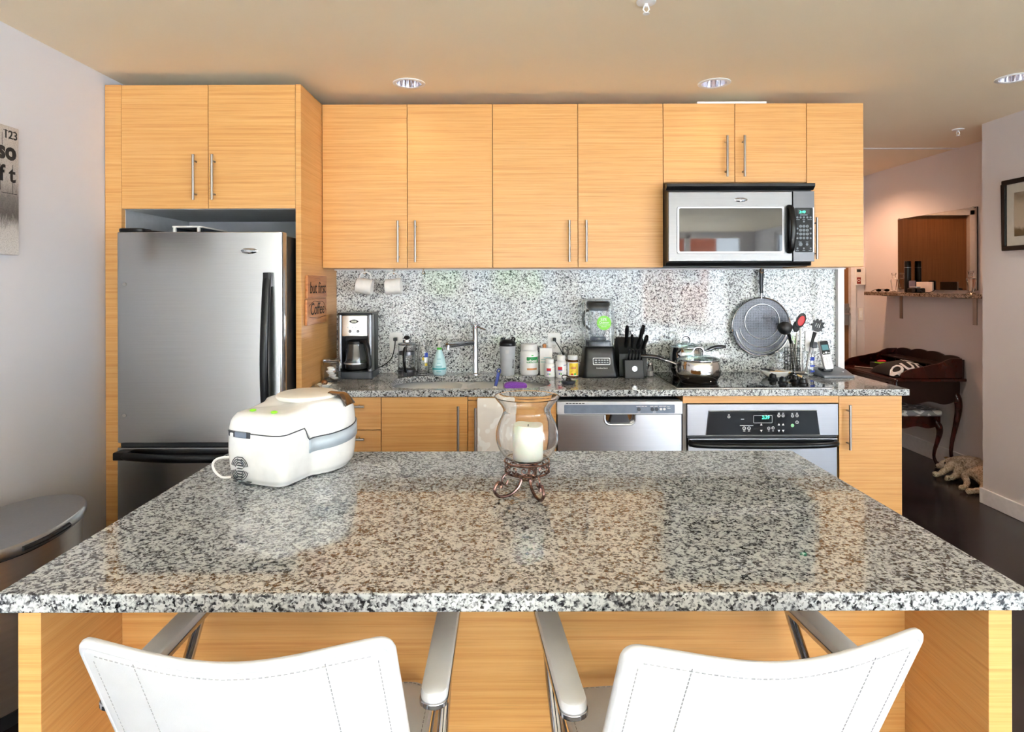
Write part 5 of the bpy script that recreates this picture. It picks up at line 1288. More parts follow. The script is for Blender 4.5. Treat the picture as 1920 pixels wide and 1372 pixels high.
# whisk like wires
for i, (px, py, dx_) in enumerate(((1485, 640, -.02), (1489, 646, -.012))):
    r, a, b = tool('steel_utensil', ['steel cooking fork just right of the ladle head', 'thin steel tongs arm behind the crock tools'][i], 'utensil', (ux+dx_, uy-.02, uz+.02), P(px, py, 3.42), CHROME, .003)
    G().tube([b, b+Vector((-.006, 0, .03))], .0018, 6).tube([b, b+Vector((.006, 0, .03))], .0018, 6).make('tines', CHROME, r)
# spoon rest and tools
x0_, x1_ = PX(1436, 3.42), PX(1500, 3.42)
r = root('spoon_rest', (1.47, 3.45, .9207), 'white ceramic spoon rest on the back right of the cooktop', 'spoon rest')
c0 = (1.495, 3.40)
g = G(); rings = [(.50, .001), (.62, .001), (.90, .018), (1.0, .034), (.96, .0345), (.86, .022), (.55, .006), (0, .006)]
n_ = 40; base_ = []
for k in range(n_):
    a_ = 2*PI*k/n_; base_.append((.088*math.cos(a_), .045*math.sin(a_)*(1-.35*max(0, math.cos(a_)))))
for s_, z_ in rings: g.v += [(c0[0]+x*s_, c0[1]+y*s_, .9207+z_) for x, y in base_]
for j in range(len(rings)-1):
    for k in range(n_): g.f.append((j*n_+k, j*n_+(k+1) % n_, (j+1)*n_+(k+1) % n_, (j+1)*n_+k))
g.f.append(tuple(range(n_))[::-1]); g.make('rest_dish', CERAM, r)
r = root('cooking_spatula', (1.5, 3.43, .9430), 'black spatula with steel handle lying in the white spoon rest', 'spatula')
G().prism(rrect(-.04, .035, -.022, .022, .014), -.002, .003, 'z').xf(Matrix.Translation((1.462, 3.432, .956)) @ Matrix.Rotation(math.radians(-12), 4, 'Z') @ Matrix.Rotation(math.radians(7), 4, 'Y')).make('blade', BLACKM, r, bev=.001)
G().tube([(1.495, 3.425, .952), (1.56, 3.41, .946), (1.64, 3.385, .944)], [.005, .007, .008], 10, flat=1.5, up=(0, 1, 0)).make('handle', SSL, r)
r = root('wooden_spoon', (1.55, 3.39, .944), 'pale wooden-handled spoon lying across the spoon rest', 'spoon')
G().tube([(1.47, 3.425, .950), (1.56, 3.375, .946), (1.60, 3.33, .932)], [.006, .005, .006], 10).make('handle', mat('pale_beech', (222, 190, 140), .5), r)
# cordless phone
x, y = PX(1561, 3.45), 3.47; r = root('cordless_phone', (x, y, CT), 'silver cordless phone standing in its grey base at the counter end', 'phone')
x = PX(1563, 3.45)
g = G(); pl = [(3.385, CT), (3.56, CT), (3.56, CT+.040), (3.47, CT+.034), (3.39, CT+.012)]
g.prism(pl, x-.088, x+.085, 'x').make('dock', steel('dock_grey', (128, 134, 144), .4, metal=.2), r, bev=.006, seg=3)
G().rbox(x-.073, x-.012, 3.43, 3.49, CT+.03, CT+.046, .012).make('cradle', BLACKP, r, bev=.003)
M_ = Matrix.Translation((x-.045, 3.452, CT+.118)) @ Matrix.Rotation(math.radians(-6), 4, 'Y') @ Matrix.Rotation(math.radians(-14), 4, 'X')
hs = G().rbox(-.0255, .0255, -.012, .012, -.080, .083, .010, 'y').xf(M_).make('handset', steel('handset_silver', (206, 206, 210), .35, metal=.3), r, bev=.004)
G().rbox(-.0225, .0225, -.0135, -.0118, .003, .079, .007, 'y').xf(M_).make('face_plate', BLACKP, hs)
G().rbox(-.0175, .0175, -.0145, -.0133, .028, .058, .002, 'y').xf(M_).make('screen', LCDB, hs)
g = G()
for i in range(4):
    for j in range(3): g.rbox(-.0175+.0135*j, -.0085+.0135*j, -.0135, -.0118, -.020-.0135*i, -.0115-.0135*i, .002, 'y')
g.rbox(-.006, .006, -.0145, -.0133, .008, .019, .003, 'y').rbox(-.018, -.011, -.0145, -.0133, .008, .014, .002, 'y').rbox(.011, .018, -.0145, -.0133, .008, .014, .002, 'y').xf(M_).make('buttons', WHITEP, hs)
G().lathe([(0, 0), (.006, 0), (.006, .0015), (0, .002)], (x+.045, 3.44, CT+.0265), 16).make('dock_button', SSL, r)
# ------------------------------------------------------------------ pictures
CAN = N('sepia_print'); mp = CAN.coord((1, 1, 1)); sp = CAN.n('ShaderNodeSeparateXYZ'); CAN.l(mp, 0, sp, 0)
nz = CAN.noise(CAN.coord((30, 30, 9)), 2.5, 5, .7); nf = CAN.noise(CAN.coord((1, 90, 90)), 2.0, 3, .7)
ad = CAN.n('ShaderNodeMath', operation='MULTIPLY_ADD'); ad.inputs[1].default_value = .10; CAN.l(nz, 'Fac', ad, 0); CAN.l(sp, 'Z', ad, 2)
mrg = CAN.n('ShaderNodeMapRange'); mrg.inputs['From Min'].default_value = 0; mrg.inputs['From Max'].default_value = .56; CAN.l(ad, 0, mrg, 'Value')
rr = CAN.ramp(mrg, 0, [(0, lin((206, 204, 202))), (.26, lin((196, 192, 190))), (.36, lin((84, 80, 78))), (.50, lin((122, 116, 112))), (.62, lin((176, 168, 162))), (1, lin((190, 180, 172)))])
r2 = CAN.ramp(nf, 'Fac', [(.38, (.55, .55, .55)), (.52, (1, 1, 1))]); mx2 = CAN.n('ShaderNodeMix', data_type='RGBA', blend_type='MULTIPLY'); mx2.inputs[0].default_value = .6
CAN.l(rr, 'Color', mx2, 6); CAN.l(r2, 'Color', mx2, 7); CAN.l(mx2, 2, CAN.b, 'Base Color'); CAN.b.inputs['Roughness'].default_value = .7
r = root('canvas_print', (XL+.02, 2.2, PZ(476, 2.453)), 'sepia canvas print with black lettering on the left wall, cut by the photo edge', 'picture')
yr = 2.453; zt, zb = PZ(240, yr), PZ(476, yr)
G().box(XL+.0005, XL+.03, 1.60, yr, zb, zt).make('canvas', CAN.m, r, bev=.002)
xt = XL+.0303
text('lettering', '123', BLACKINK, .046, (xt, yr-.040, zt-.034), (PI/2, 0, PI/2), r, bold=.0008)
text('lettering', 'so', BLACKINK, .095, (xt, yr-.058, zt-.100), (PI/2, 0, PI/2), r, bold=.004)
text('lettering', 't', BLACKINK, .034, (xt+.0002, yr-.0300, zt-.104), (PI/2, 0, PI/2), r)
text('lettering', 'f t', BLACKINK, .088, (xt, yr-.056, zt-.190), (PI/2, 0, PI/2), r, bold=.002)
g = G()
for (a_, b_, c_, d_) in ((-.012, -.075, -.018, -.0205), (-.010, -.085, -.262, -.264), (-.080, -.0815, -.03, -.08), (-.030, -.0315, -.150, -.265), (-.115, -.09, -.155, -.255)): g.box(xt-.0005, xt+.0003, yr+min(a_, b_), yr+max(a_, b_), zt+min(c_, d_), zt+max(c_, d_))
g.make('lettering', BLACKINK, r)
zt, zb = PZ(342, 3.825), PZ(473, 3.825); ya, yb = 3.825, 3.21
r = root('framed_landscape', (XR-.012, 3.5, zb), 'black-framed landscape picture with white mat on the right wall', 'picture')
W_ = .028
G().prism([(yb, zb), (ya, zb), (ya, zb+W_), (yb, zb+W_)], XR-.026, XR-.0005, 'x').prism([(yb, zt-W_), (ya, zt-W_), (ya, zt), (yb, zt)], XR-.026, XR-.0005, 'x').prism([(yb, zb+W_), (yb+W_, zb+W_), (yb+W_, zt-W_), (yb, zt-W_)], XR-.026, XR-.0005, 'x').prism([(ya-W_, zb+W_), (ya, zb+W_), (ya, zt-W_), (ya-W_, zt-W_)], XR-.026, XR-.0005, 'x').make('frame', BLACKP, r, bev=.004)
G().box(XR-.012, XR-.006, yb+W_, ya-W_, zb+W_, zt-W_).make('mat_board', mat('cream_mat', (226, 222, 212), .7), r)
LAN = N('landscape_print'); mp = LAN.coord((1, 1, 1)); nz = LAN.noise(mp, 9, 4, .6); sp = LAN.n('ShaderNodeSeparateXYZ'); LAN.l(mp, 0, sp, 0)
ad = LAN.n('ShaderNodeMath', operation='MULTIPLY_ADD'); ad.inputs[1].default_value = .12; LAN.l(nz, 'Fac', ad, 0); LAN.l(sp, 'Z', ad, 2)
rr = LAN.ramp(ad, 0, [(.08, lin((74, 62, 30))), (.19, lin((96, 82, 44))), (.21, lin((206, 190, 168))), (.33, lin((196, 182, 160))), (.40, lin((150, 134, 112))), (.45, lin((200, 192, 176)))]); LAN.l(rr, 'Color', LAN.b, 'Base Color')
G().box(XR-.014, XR-.0121, yb+.12, ya-.085, zb+.085, zt-.085).make('print', LAN.m, r)
G().box(XR-.019, XR-.0175, yb+W_, ya-W_, zb+W_, zt-W_).make('glazing', TGLASS, r)
# ------------------------------------------------------------------ hall: mirror, shelf and what stands on it
zt, zb = 2.0, 1.381
r = root('wall_mirror', (XH-.01, 5, zb), 'large frameless rectangular mirror on the hall wall above the granite shelf', 'mirror')
G().box(XH-.010, XH-.0005, 4.52, 5.43, zb, zt).make('mirror_back', DKGREY, r)
G().box(XH-.013, XH-.0101, 4.52, 5.43, zb, zt).make('mirror_glass', mat('silvered_glass', (150, 142, 134), .01, 1, var=0), r)
g = G()
for y_ in (4.545, 5.405): g.cyl((XH-.0131, y_, zt-.002), (XH-.022, y_, zt-.002), .008, n=14).cyl((XH-.0131, y_, zb+.006), (XH-.022, y_, zb+.006), .008, n=14)
g.make('clips', SSV, r)
SZ = 1.358; XS0 = 3.262
o = G().box(XS0, XH-.0005, 4.03, 5.60, SZ-.030, SZ).make('granite_wall_shelf', GRAND, bev=.003); tag(o, 'dark granite shelf along the hall wall under the mirror', 'shelf')
for Y_, lab in ((5.40, 'left steel bracket under the hall shelf'), (4.55, 'right steel bracket under the hall shelf, near the wall corner')):
    o = G().box(XH-.006, XH-.0006, Y_-.02, Y_+.02, 1.124, SZ-.031).box(XS0+.05, XH-.006, Y_-.02, Y_+.02, SZ-.0365, SZ-.031).make('shelf_bracket', SSV); tag(o, lab, 'bracket', 'steel shelf brackets')
def at(px, x): return x*F/(px-CX)     # depth at which a thing at x shows in column px
def candlestick(x, px, lab):
    y = at(px, x); r = root('crystal_candlestick', (x, y, SZ), lab, 'candlestick', 'cut crystal candlesticks on the hall shelf')
    lathe_obj('foot', GLASS, r, [(0, .0005), (.032, .0005), (.033, .004), (.014, .010), (0, .012)], (x, y, SZ), 12, ang=15)
    lathe_obj('stem', GLASS, r, [(0, .0121), (.016, .013), (.020, .05), (.030, .108), (.028, .112), (.010, .116), (0, .116)], (x, y, SZ), 10, ang=10)
    lathe_obj('candle_cup', GLASS, r, [(0, .1165), (.012, .118), (.018, .128), (.014, .140), (.018, .152), (.021, .168), (.016, .168), (.010, .150), (0, .146)], (x, y, SZ), 10, ang=10)
candlestick(3.428, 1676, 'clear crystal candlestick at the left end of the mirror, beside the dark glasses')
candlestick(3.425, 1820.5, 'clear crystal candlestick at the right end of the shelf')
x = 3.420; y = at(1702, x); r = root('black_thermos', (x, y, SZ), 'tall black cylinder flask standing on the shelf before the mirror', 'flask')
lathe_obj('flask_body', BLACKP, r, [(0, 0), (.024, 0), (.025, .002), (.025, .21), (0, .21)], (x, y, SZ), 32)
lathe_obj('flask_cap', BLACKP, r, [(0, .2102), (.0245, .2102), (.0245, .262), (.022, .266), (0, .266)], (x, y, SZ), 32); lathe_obj('silver_band', SSL, r, [(.0245, .2085), (.0255, .2085), (.0255, .2115), (.0245, .2115)], (x, y, SZ), 32)
x = 3.335; y = at(1631, x)
r = root('sunglasses', (3.32, 5.43, SZ), 'black sunglasses lying at the left end of the hall shelf', 'sunglasses')
for px in (1647.5, 1663):
    c_ = Vector((PX(px, 5.42), 5.42, SZ+.015))
    G().ell((0, 0, 0), .0235, .004, .013, 20, 10).xf(Matrix.Translation(c_)).make('lens', BLACKG, r)
xa_, xb_ = PX(1642.5, 5.42), PX(1668, 5.42)
G().tube([(xa_, 5.424, SZ+.022), ((xa_+xb_)/2, 5.416, SZ+.024), (xb_, 5.424, SZ+.022)], .0028, 8).tube([(xa_, 5.424, SZ+.022), (xa_+.015, 5.52, SZ+.004)], .0025, 6).tube([(xb_, 5.424, SZ+.022), (xb_-.015, 5.52, SZ+.004)], .0025, 6).make('frame', BLACKP, r)
x = 3.36; yv = at(1733, x)
o = G().box(x, x+.012, at(1748, x), at(1721, x)+.02, SZ+.0005, SZ+.088).xf(Matrix.Identity(4)).make('white_card_box', mat('pale_pink_card', (232, 216, 208), .6), bev=.001); tag(o, 'pale square card box leaning upright on the hall shelf', 'box')
x = 3.32; y = at(1722, x)
r = root('black_camera', (x, y, SZ), 'small dark camera with silver top lying on the hall shelf', 'camera')
g = G().rbox(x-.03, x+.025, y-.055, y+.10, SZ+.0005, SZ+.038, .015).make('camera_body', BLACKP, r, bev=.008, seg=3)
G().rbox(x-.022, x+.02, y-.005, y+.08, SZ+.0382, SZ+.050, .012).make('camera_top', steel('camera_silver', (170, 170, 178), .3, metal=.5), r, bev=.003)
G().cyl((x-.031, y-.01, SZ+.02), (x-.05, y-.015, SZ+.02), .017).make('camera_lens', BLACKG, r)
G().tube(smooth_pts([(x-.02, y-.055, SZ+.02), (x-.02, y-.09, SZ+.006), (x+.0, y-.13, SZ+.004), (x+.01, y-.17, SZ+.022)], 5), .003, 7).make('camera_strap', BLACKP, r)
x = 3.38; y = at(1712, x)
o = G().rbox(x-.003, x+.005, y-.03, y+.05, SZ+.052, SZ+.098, .01, 'x').make('tilted_glasses_case', mat('grey_lilac_plastic', (120, 118, 140), .3), bev=.002)
o.name = 'glasses_case'
for v in o.data.vertices: v.co.z = v.co.z if v.co.z > .02 else v.co.z-.0515
tag(o, 'grey lilac spectacle case standing behind the camera', 'glasses case')
# intercom and switch on the end wall
Y_ = 5.96
r = root('intercom_phone', (PX(1609, Y_), Y_, PZ(537, Y_)), 'beige wall intercom handset with red symbol beside the hall door', 'intercom')
x0_, x1_, z1_, z0_ = PX(1601, Y_), PX(1616, Y_), PZ(503, Y_), PZ(536, Y_)
G().box(x0_, x1_+.02, Y_-.03, Y_-.0005, z0_, z1_).make('case', CREAM, r, bev=.005)
G().box(x0_+.012, x0_+.05, Y_-.0315, Y_-.0301, z1_-.045, z1_-.018).make('display', BLACKM, r)
q = G().box(x0_+.012, x0_+.05, Y_-.0315, Y_-.0301, z0_+.012, z0_+.075).make('red_panel', mat('dark_red_print', (130, 30, 22), .5), r)
G().lathe([(.010, 0), (.014, 0), (.014, -.0008), (.010, -.0008)], (x0_+.031, Y_-.0316, z0_+.045), 20, True, ax='y').make('ring_mark', WHITEINK, q)
r = root('light_switch', (PX(1613, Y_), Y_, PZ(602, Y_)), 'white rocker light switch on the wall beside the hall door', 'light switch')
a_, b_ = PX(1609, Y_), PX(1617.5, Y_)
G().box(a_, b_, Y_-.006, Y_-.0005, PZ(602, Y_), PZ(579, Y_)).make('switch_plate', CREAM, r, bev=.002)
G().box(a_+.012, b_-.012, Y_-.009, Y_-.0061, PZ(597, Y_), PZ(584, Y_)).make('rocker', WHITEP, r, bev=.001)
# ------------------------------------------------------------------ piano-shaped desk
DX0, DX1, DY0, DY1, DZ = 2.93, 3.455, 4.63, 5.42, .716
r = root('writing_desk', (3.2, 5.0, 0), 'dark mahogany writing desk with scalloped gallery and curved legs in the hall', 'desk')
def edge(n=8): return rrect(DX0-.015, DX1+.004, DY0-.03, DY1+.02, .02)
G().prism(edge(), DZ-.022, DZ, 'z').make('desk_top', MAHOG, r, bev=.006, seg=3)
def scallop(a0, a1, z0, z1, n=48, amp=.018, waves=1.5):
    return None
# aprons with scalloped lower edges
def apron_poly(a0, a1, zt_, zb_, amp):
    pts = [(a0, zt_), (a1, zt_)]; n = 30
    for i in range(n+1):
        t = 1-i/n; e = abs(2*t-1); pts.append((a0+(a1-a0)*t, zb_+amp*(math.cos(4*PI*t)*.5-.3)*(1 if .1 < t < .9 else .3)-.02*(e > .86)*(e-.86)/.14*2))
    return pts
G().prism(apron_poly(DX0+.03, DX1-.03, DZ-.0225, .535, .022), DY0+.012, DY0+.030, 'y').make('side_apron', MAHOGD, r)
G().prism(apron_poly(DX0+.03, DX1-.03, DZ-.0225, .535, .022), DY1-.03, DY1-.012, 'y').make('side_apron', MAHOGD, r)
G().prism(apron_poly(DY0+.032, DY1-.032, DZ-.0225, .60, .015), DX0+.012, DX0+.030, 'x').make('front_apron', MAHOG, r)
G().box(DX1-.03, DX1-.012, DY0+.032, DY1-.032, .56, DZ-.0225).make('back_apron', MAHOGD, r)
G().ell((DX0+.006, DY0+.12, .655), .010, .010, .016).ell((DX0+.006, DY1-.12, .655), .010, .010, .016).make('drawer_pulls', BRONZE, r)
def cab_leg(par, x, y, sx, sy, top, m, s=1.0):
    k = [(0, .0, 1.0, .024), (.0, .0, .90, .026), (.022, .022, .80, .028), (.026, .026, .68, .024), (.012, .012, .50, .018), (-.006, -.006, .32, .014), (-.010, -.010, .18, .0125), (.004, .004, .08, .014), (.020, .020, .035, .022), (.024, .024, .004, .018)]
    pts = [(x+sx*a*s, y+sy*b*s, z*top) for a, b, z, q in k]; sm = smooth_pts(pts, 4); rad = []
    for i in range(len(k)-1):
        for j in range(4): rad.append((k[i][3]+(k[i+1][3]-k[i][3])*j/4)*s)
    rad.append(k[-1][3]*s)
    return G().tube(sm, rad, 12).make('leg', m, par)
for (x_, sx_) in ((DX0+.035, -1), (DX1-.055, 1)):
    for (y_, sy_) in ((DY0+.045, -1), (DY1-.045, 1)): cab_leg(r, x_, y_, sx_*.9, sy_*.9, DZ-.0225, MAHOG)
# gallery
def gal_back():
    n = 60; pts = [(DY0, DZ+.0005), (DY1, DZ+.0005)]
    for i in range(n+1):
        t = 1-i/n; y_ = DY0+(DY1-DY0)*t; e = 1-abs(2*t-1)
        z_ = DZ+.140+.020*e+.016*abs(math.sin(2.0*PI*(t*2.0)))**.8*(1 if .06 < t < .97 else 0)
        pts.append((y_, z_))
    return pts
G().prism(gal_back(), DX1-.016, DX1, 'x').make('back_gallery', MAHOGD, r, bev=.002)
def gal_side(y0_, y1_):
    pts = [(DX0+.05, DZ+.0005), (DX1-.0165, DZ+.0005), (DX1-.0165, DZ+.150), (DX1-.10, DZ+.148)]
    for t, h in ((.72, .135), (.66, .118), (.60, .108), (.50, .100), (.40, .088), (.30, .080), (.20, .070), (.12, .058), (.06, .040), (.03, .020)):
        pts.append((DX0+.03+(DX1-DX0-.03)*t, DZ+h))
    return G().prism(pts, y0_, y1_, 'y')
gal_side(DY0+.002, DY0+.018).make('side_gallery', MAHOG, r, bev=.002)
gal_side(DY1-.018, DY1-.002).make('side_gallery', MAHOG, r, bev=.002)
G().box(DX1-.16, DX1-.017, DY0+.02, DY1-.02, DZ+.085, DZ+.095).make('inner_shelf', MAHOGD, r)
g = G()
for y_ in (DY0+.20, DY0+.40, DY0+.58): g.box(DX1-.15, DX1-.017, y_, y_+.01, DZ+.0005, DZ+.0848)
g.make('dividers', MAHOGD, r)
# things on the desk
r = root('black_tote_bag', (3.12, 4.80, DZ), 'black fabric bag with large white letters lying on the desk', 'bag')
FAB = mat('black_fabric', (24, 24, 28), .8, bump=.4, bscale=200)
def bagf(x_, y_, z_):
    return (x_, y_, z_)
bag = G().grid(lambda u, v: (2.955+.36*v, 4.665+.34*u, DZ+.004+.105*(math.sin(PI*min(1, max(0, v))**.8)**.55)*(math.sin(PI*u)**.35)+.008*noise.noise(Vector((u*5, v*5, 2)))*math.sin(PI*u)*math.sin(PI*v)), 25, 21)
bag.make('bag_body', FAB, r, solid=.004, sub=1)
def bz(x_, y_):
    v = (x_-2.955)/.36; u = (y_-4.665)/.34
    v = min(1, max(0, v)); u = min(1, max(0, u))
    return DZ+.004+.105*(math.sin(PI*v**.8)**.55)*(math.sin(PI*u)**.35)+.008*noise.noise(Vector((u*5, v*5, 2)))*math.sin(PI*u)*math.sin(PI*v)
def bagtext(s_, size, ox_, oy_, ang, vscale=1.0):
    t = text('lettering', s_, WHITEINK, size, (0, 0, 0), (0, 0, 0), None, ext=.0006, bold=size*.03)
    ca_, sa_ = math.cos(ang), math.sin(ang); org = ORG[r.name]
    for v in t.data.vertices:
        a_, b_ = v.co.x, v.co.y*vscale; X_ = ox_+a_*ca_-b_*sa_; Y_ = oy_+a_*sa_+b_*ca_
        v.co = Vector((X_, Y_, bz(X_, Y_)+.007+v.co.z))-org
    t.location = (0, 0, 0); t.parent = r
bagtext('OUT', .118, 3.07, 4.71, math.radians(4), 1.0)
bagtext('LET', .06, 3.15, 4.82, math.radians(4))
r = root('dark_folder', (3.25, 5.2, DZ), 'dark folder with a lime strip lying at the back of the desk', 'folder')
G().box(3.10, 3.28, 5.06, 5.24, DZ+.0005, DZ+.05).xf(Matrix.Identity(4)).make('folder_body', BLACKM, r, bev=.003)
G().box(3.095, 3.0995, 5.08, 5.16, DZ+.052, DZ+.060).box(3.10, 3.22, 5.10, 5.125, DZ+.0502, DZ+.060).make('lime_strip', mat('lime_print', (150, 230, 40), .5), r)
o = G().ell((3.16, 5.17, DZ+.0625), .035, .03, .012).make('red_pouch', mat('crimson_cloth', (190, 30, 60), .7)); tag(o, 'small crimson pouch lying on the dark folder', 'pouch')
o = G().ell((3.08, 5.03, DZ+.0125), .018, .02, .012).ell((3.095, 5.045, DZ+.018), .012, .012, .012).make('gold_trinket', mat('gold_brass', (214, 170, 100), .3, .8)); tag(o, 'small gold trinket beside the dark folder on the desk', 'trinket')
o = G().tube([(2.99, 5.27, DZ+.0055), (3.09, 5.12, DZ+.0055)], .005, 8).make('silver_pen', SSL); tag(o, 'silver pen lying at the left end of the desk', 'pen')
# bench
BX0, BX1, BY0, BY1 = 2.98, 3.405, 4.78, 5.30
r = root('upholstered_bench', (3.2, 5.04, 0), 'mahogany bench with white and grey patterned seat pushed under the desk', 'bench')
DAM = N('damask_fabric'); mp = DAM.coord((1, 1, 1)); vo = DAM.n('ShaderNodeTexVoronoi'); vo.inputs['Scale'].default_value = 6.5; vo.inputs['Randomness'].default_value = .3; DAM.l(mp, 0, vo, 'Vector')
nz = DAM.noise(mp, 22, 2); m1 = DAM.n('ShaderNodeMath', operation='MULTIPLY_ADD'); m1.inputs[1].default_value = .16; DAM.l(nz, 'Fac', m1, 0); DAM.l(vo, 'Distance', m1, 2)
sn = DAM.n('ShaderNodeMath', operation='MULTIPLY'); sn.inputs[1].default_value = 24; DAM.l(m1, 0, sn, 0); s2 = DAM.n('ShaderNodeMath', operation='SINE'); DAM.l(sn, 0, s2, 0)
rr = DAM.ramp(s2, 0, [(.42, lin((150, 152, 162))), (.58, lin((246, 247, 250)))]); DAM.l(rr, 'Color', DAM.b, 'Base Color'); DAM.b.inputs['Roughness'].default_value = .7
G().rbox(BX0, BX1, BY0, BY1, .395, .442, .03).make('seat_cushion', DAM.m, r, bev=.018, seg=4)
g = G().prism(apron_poly(BX0+.02, BX1-.02, .3945, .315, .016), BY0+.01, BY0+.028, 'y').prism(apron_poly(BX0+.02, BX1-.02, .3945, .315, .016), BY1-.028, BY1-.01, 'y')
g.box(BX0+.01, BX0+.028, BY0+.03, BY1-.03, .32, .3945).box(BX1-.028, BX1-.01, BY0+.03, BY1-.03, .32, .3945).make('apron', MAHOG, r)
for (x_, sx_) in ((BX0+.03, -1), (BX1-.045, 1)):
    for (y_, sy_) in ((BY0+.03, -1), (BY1-.03, 1)): cab_leg(r, x_, y_, sx_*.8, sy_*.8, .394, MAHOG, .9)
# ------------------------------------------------------------------ dog lying on its side
FUR = N('cream_fur'); mp = FUR.coord((60, 60, 60)); nz = FUR.noise(mp, 1.4, 5, .75, .8); lo_ = FUR.noise(FUR.coord((6, 6, 6)), 1.0, 2)
c1 = FUR.ramp(nz, 'Fac', [(.36, lin((104, 80, 56))), (.46, lin((214, 192, 162))), (.62, lin((248, 238, 222)))]); c2 = FUR.ramp(lo_, 'Fac', [(.40, (.72, .64, .54)), (.62, (1, 1, 1))])
mx2 = FUR.n('ShaderNodeMix', data_type='RGBA', blend_type='MULTIPLY'); mx2.inputs[0].default_value = .55; FUR.l(c1, 'Color', mx2, 6); FUR.l(c2, 'Color', mx2, 7); FUR.l(mx2, 2, FUR.b, 'Base Color'); FUR.b.inputs['Roughness'].default_value = .9
bp = FUR.n('ShaderNodeBump'); bp.inputs['Strength'].default_value = 1; bp.inputs['Distance'].default_value = .012; FUR.l(nz, 'Fac', bp, 'Height'); FUR.l(bp, 0, FUR.b, 'Normal')
def skin(name, verts, edges, m, par, sub=2):
    org = ORG[par.name] if par else Vector((0, 0, 0))
    me = bpy.data.meshes.new(name); me.from_pydata([tuple(Vector(v[:3])-org) for v in verts], edges, [])
    o = bpy.data.objects.new(name, me); C.objects.link(o)
    if par: o.parent = par
    md = o.modifiers.new('skin', 'SKIN'); 
    if not me.skin_vertices: 
        bm_ = bmesh.new(); bm_.from_mesh(me); bm_.verts.layers.skin.verify(); bm_.to_mesh(me); bm_.free()
    for i, v in enumerate(verts): me.skin_vertices[0].data[i].radius = (v[3], v[4] if len(v) > 4 else v[3]); me.skin_vertices[0].data[i].use_root = (i == 0)
    s_ = o.modifiers.new('sub', 'SUBSURF'); s_.levels = sub; s_.render_levels = sub+1
    tx = bpy.data.textures.new('fur_lumps', 'CLOUDS'); tx.noise_scale = .018; tx.noise_depth = 3
    dp = o.modifiers.new('fur', 'DISPLACE'); dp.texture = tx; dp.strength = .013; dp.mid_level = .5
    me.materials.append(m)
    for p_ in me.polygons: p_.use_smooth = True
    md.use_smooth_shade = True
    return o
r = root('dog', (3.37, 4.4, 0), 'curly cream and tan dog asleep on its side on the dark floor, legs stretched out', 'dog')
V = [(3.385, 4.36, .090, .078, .082),   # 0 pelvis/belly root
     (3.375, 4.26, .085, .075, .080),   # 1 hips
     (3.385, 4.47, .098, .085, .088),   # 2 ribs
     (3.375, 4.56, .090, .078, .080),   # 3 shoulders
     (3.355, 4.60, .080, .052, .054),   # 4 neck
     (3.335, 4.635, .070, .048, .050),  # 5 head
     (3.285, 4.65, .050, .026, .026),   # 6 muzzle
     (3.25, 4.655, .044, .018, .018),    # 7 nose
     (3.30, 4.54, .095, .040),  # 8 upper foreleg shoulder
     (3.235, 4.520, .060, .023), (3.175, 4.505, .036, .017), (3.125, 4.50, .030, .024),   # 9,10,11 front paw (upper)
     (3.29, 4.47, .040, .030), (3.215, 4.44, .026, .018), (3.165, 4.435, .024, .021),  # 12 13 14 lower foreleg
     (3.28, 4.31, .105, .038), (3.225, 4.335, .088, .026), (3.215, 4.285, .045, .020), (3.165, 4.23, .033, .017), (3.11, 4.215, .028, .023),  # 15-19 upper hind
     (3.29, 4.20, .040, .040), (3.225, 4.17, .028, .022), (3.16, 4.16, .025, .018), (3.115, 4.165, .024, .022),  # 20-23 lower hind
     (3.40, 4.15, .060, .030), (3.39, 4.09, .035, .018)]  # 24 25 tail
E = [(0, 1), (0, 2), (2, 3), (3, 4), (4, 5), (5, 6), (6, 7), (3, 8), (8, 9), (9, 10), (10, 11), (3, 12), (12, 13), (13, 14), (1, 15), (15, 16), (16, 17), (17, 18), (18, 19), (1, 20), (20, 21), (21, 22), (22, 23), (1, 24), (24, 25)]
skin('body', V, E, FUR.m, r)
G().ell((3.258, 4.652, .047), .009, .009, .009).make('nose', BLACKM, r)
for dz_ in (.012, ): G().ell((3.292, 4.612, .084), .006, .006, .006).make('eye', BLACKG, r)
EARM = FUR.m
G().ell((0, 0, 0), .022, .045, .011, 18, 10).xf(Matrix.Translation((3.345, 4.625, .112)) @ Matrix.Rotation(.5, 4, 'Z')).bend(lambda a, b, c: (a+.004*noise.noise(Vector((a*60, b*60, c*60))), b, c+.004*noise.noise(Vector((b*60, c*60, a*60))))).make('ear', mat('brown_fur', (120, 92, 66), .9, var=.3, vscale=120, bump=1, bscale=150), r)
PAD = mat('dark_paw_pad', (58, 48, 44), .7)
for (x_, y_, z_) in ((3.134, 4.500, .029), (3.121, 4.215, .026), (3.126, 4.165, .023)):
    g = G().ell((x_+.004, y_, z_-.003), .005, .010, .007)
    for k in (-1, 0, 1): g.ell((x_+.002, y_+k*.009, z_+.008), .004, .0035, .004)
    g.make('paw_pads', PAD, r)
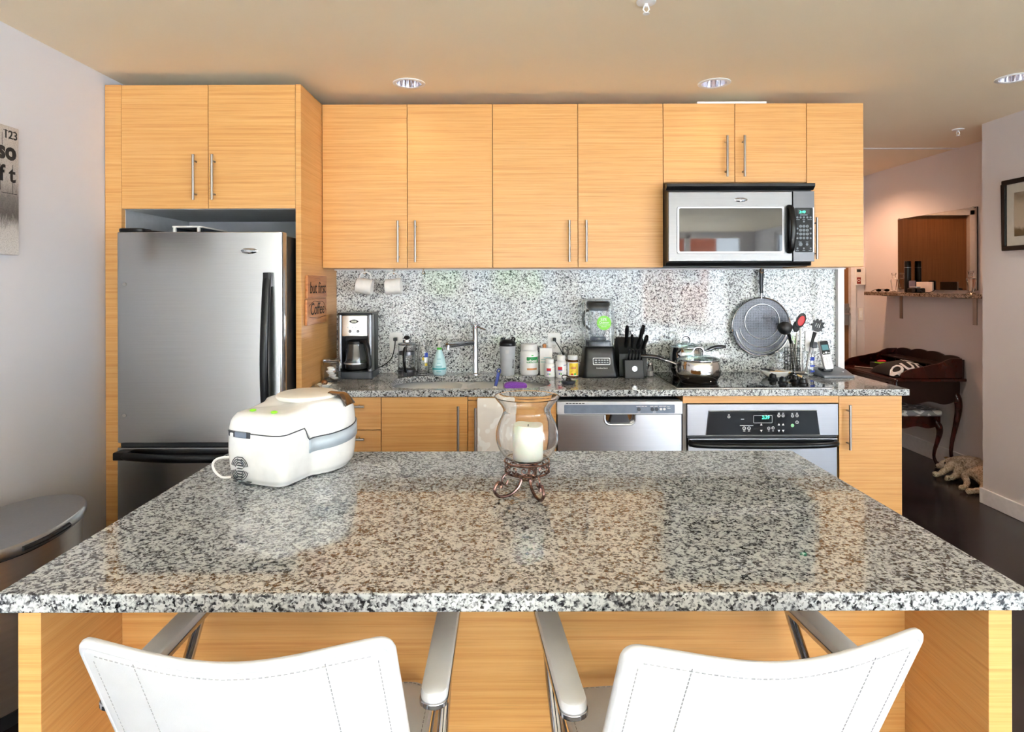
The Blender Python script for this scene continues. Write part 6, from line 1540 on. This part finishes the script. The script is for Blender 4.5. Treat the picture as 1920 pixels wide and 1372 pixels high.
# ------------------------------------------------------------------ camera, light, world
sc = bpy.context.scene
cam = bpy.data.cameras.new('camera'); co = bpy.data.objects.new('camera', cam); C.objects.link(co); sc.camera = co
co.location = (0, 0, CAMZ)
co.matrix_world = Matrix.Translation((0, 0, CAMZ)) @ Matrix.Rotation(PI/2, 4, 'X') @ Matrix.Rotation(math.radians(-.15), 4, 'Z')
cam.sensor_width = 36; cam.lens = F/1920*36; cam.shift_x = (960-CX)/1920; cam.shift_y = -(686-CY)/1920; cam.clip_start = .02; cam.clip_end = 200
w = bpy.data.worlds.new('sky'); sc.world = w; w.use_nodes = True
nt = w.node_tree; bg = nt.nodes['Background']
tc = nt.nodes.new('ShaderNodeTexCoord'); sp = nt.nodes.new('ShaderNodeSeparateXYZ'); rp = nt.nodes.new('ShaderNodeValToRGB')
nt.links.new(tc.outputs['Generated'], sp.inputs[0]); nt.links.new(sp.outputs['Z'], rp.inputs['Fac'])
rp.color_ramp.elements[0].position = 0; rp.color_ramp.elements[0].color = (.84, .92, 1, 1)
rp.color_ramp.elements[1].position = .6; rp.color_ramp.elements[1].color = (.60, .76, 1, 1)
nt.links.new(rp.outputs[0], bg.inputs[0]); bg.inputs['Strength'].default_value = 4.2
def area(name, loc, rot, sx, sy, energy, col=(1, 1, 1), portal=False):
    l = bpy.data.lights.new(name, 'AREA'); l.shape = 'RECTANGLE'; l.size = sx; l.size_y = sy; l.energy = energy; l.color = col
    o = bpy.data.objects.new(name, l); C.objects.link(o); o.location = loc; o.rotation_euler = rot
    if portal: l.cycles.is_portal = True
    return o
area('window_portal', ((WX0+WX1)/2, YN-.02, (WZ0+WZ1)/2), (PI/2, 0, PI), WX1-WX0, WZ1-WZ0, 1, portal=True)
area('side_window_portal', (XS+.12, (RY0+RY1)/2, 1.34), (0, PI/2, 0), 2.08, RY1-RY0, 1, portal=True)
su = bpy.data.lights.new('sun', 'SUN'); su.energy = 46; su.angle = .02; su.color = (.93, .97, 1)
o = bpy.data.objects.new('sun', su); C.objects.link(o); o.rotation_euler = (math.radians(36), math.radians(6), 0)
l = bpy.data.lights.new('hall_lamp', 'SPOT'); l.energy = 18; l.color = (1, .55, .32); l.shadow_soft_size = .05; l.spot_size = 2.6; l.spot_blend = .6
o = bpy.data.objects.new('hall_lamp', l); C.objects.link(o); o.location = (LIGHTS[3][0], LIGHTS[3][1], CEIL-.02)
for i, (x, y) in enumerate(LIGHTS[:3]):
    l = bpy.data.lights.new('downlight', 'SPOT'); l.energy = (.7, .7, 7)[i]; l.color = (1, .93, .84); l.shadow_soft_size = .05; l.spot_size = 2.3; l.spot_blend = .8
    o = bpy.data.objects.new('downlight', l); C.objects.link(o); o.location = (x, y, CEIL-.01)
vs = sc.view_settings; vs.view_transform = 'Standard'; vs.look = 'None'; vs.exposure = 1.8; vs.gamma = 1; vs.use_curve_mapping = False
sc.cycles.use_denoising = True; sc.cycles.denoiser = 'OPENIMAGEDENOISE'
sc.cycles.max_bounces = 12; sc.cycles.diffuse_bounces = 6; sc.cycles.glossy_bounces = 6; sc.cycles.transmission_bounces = 10; sc.cycles.transparent_max_bounces = 12
sc.cycles.caustics_reflective = False; sc.cycles.blur_glossy = .5; sc.cycles.sample_clamp_indirect = 8
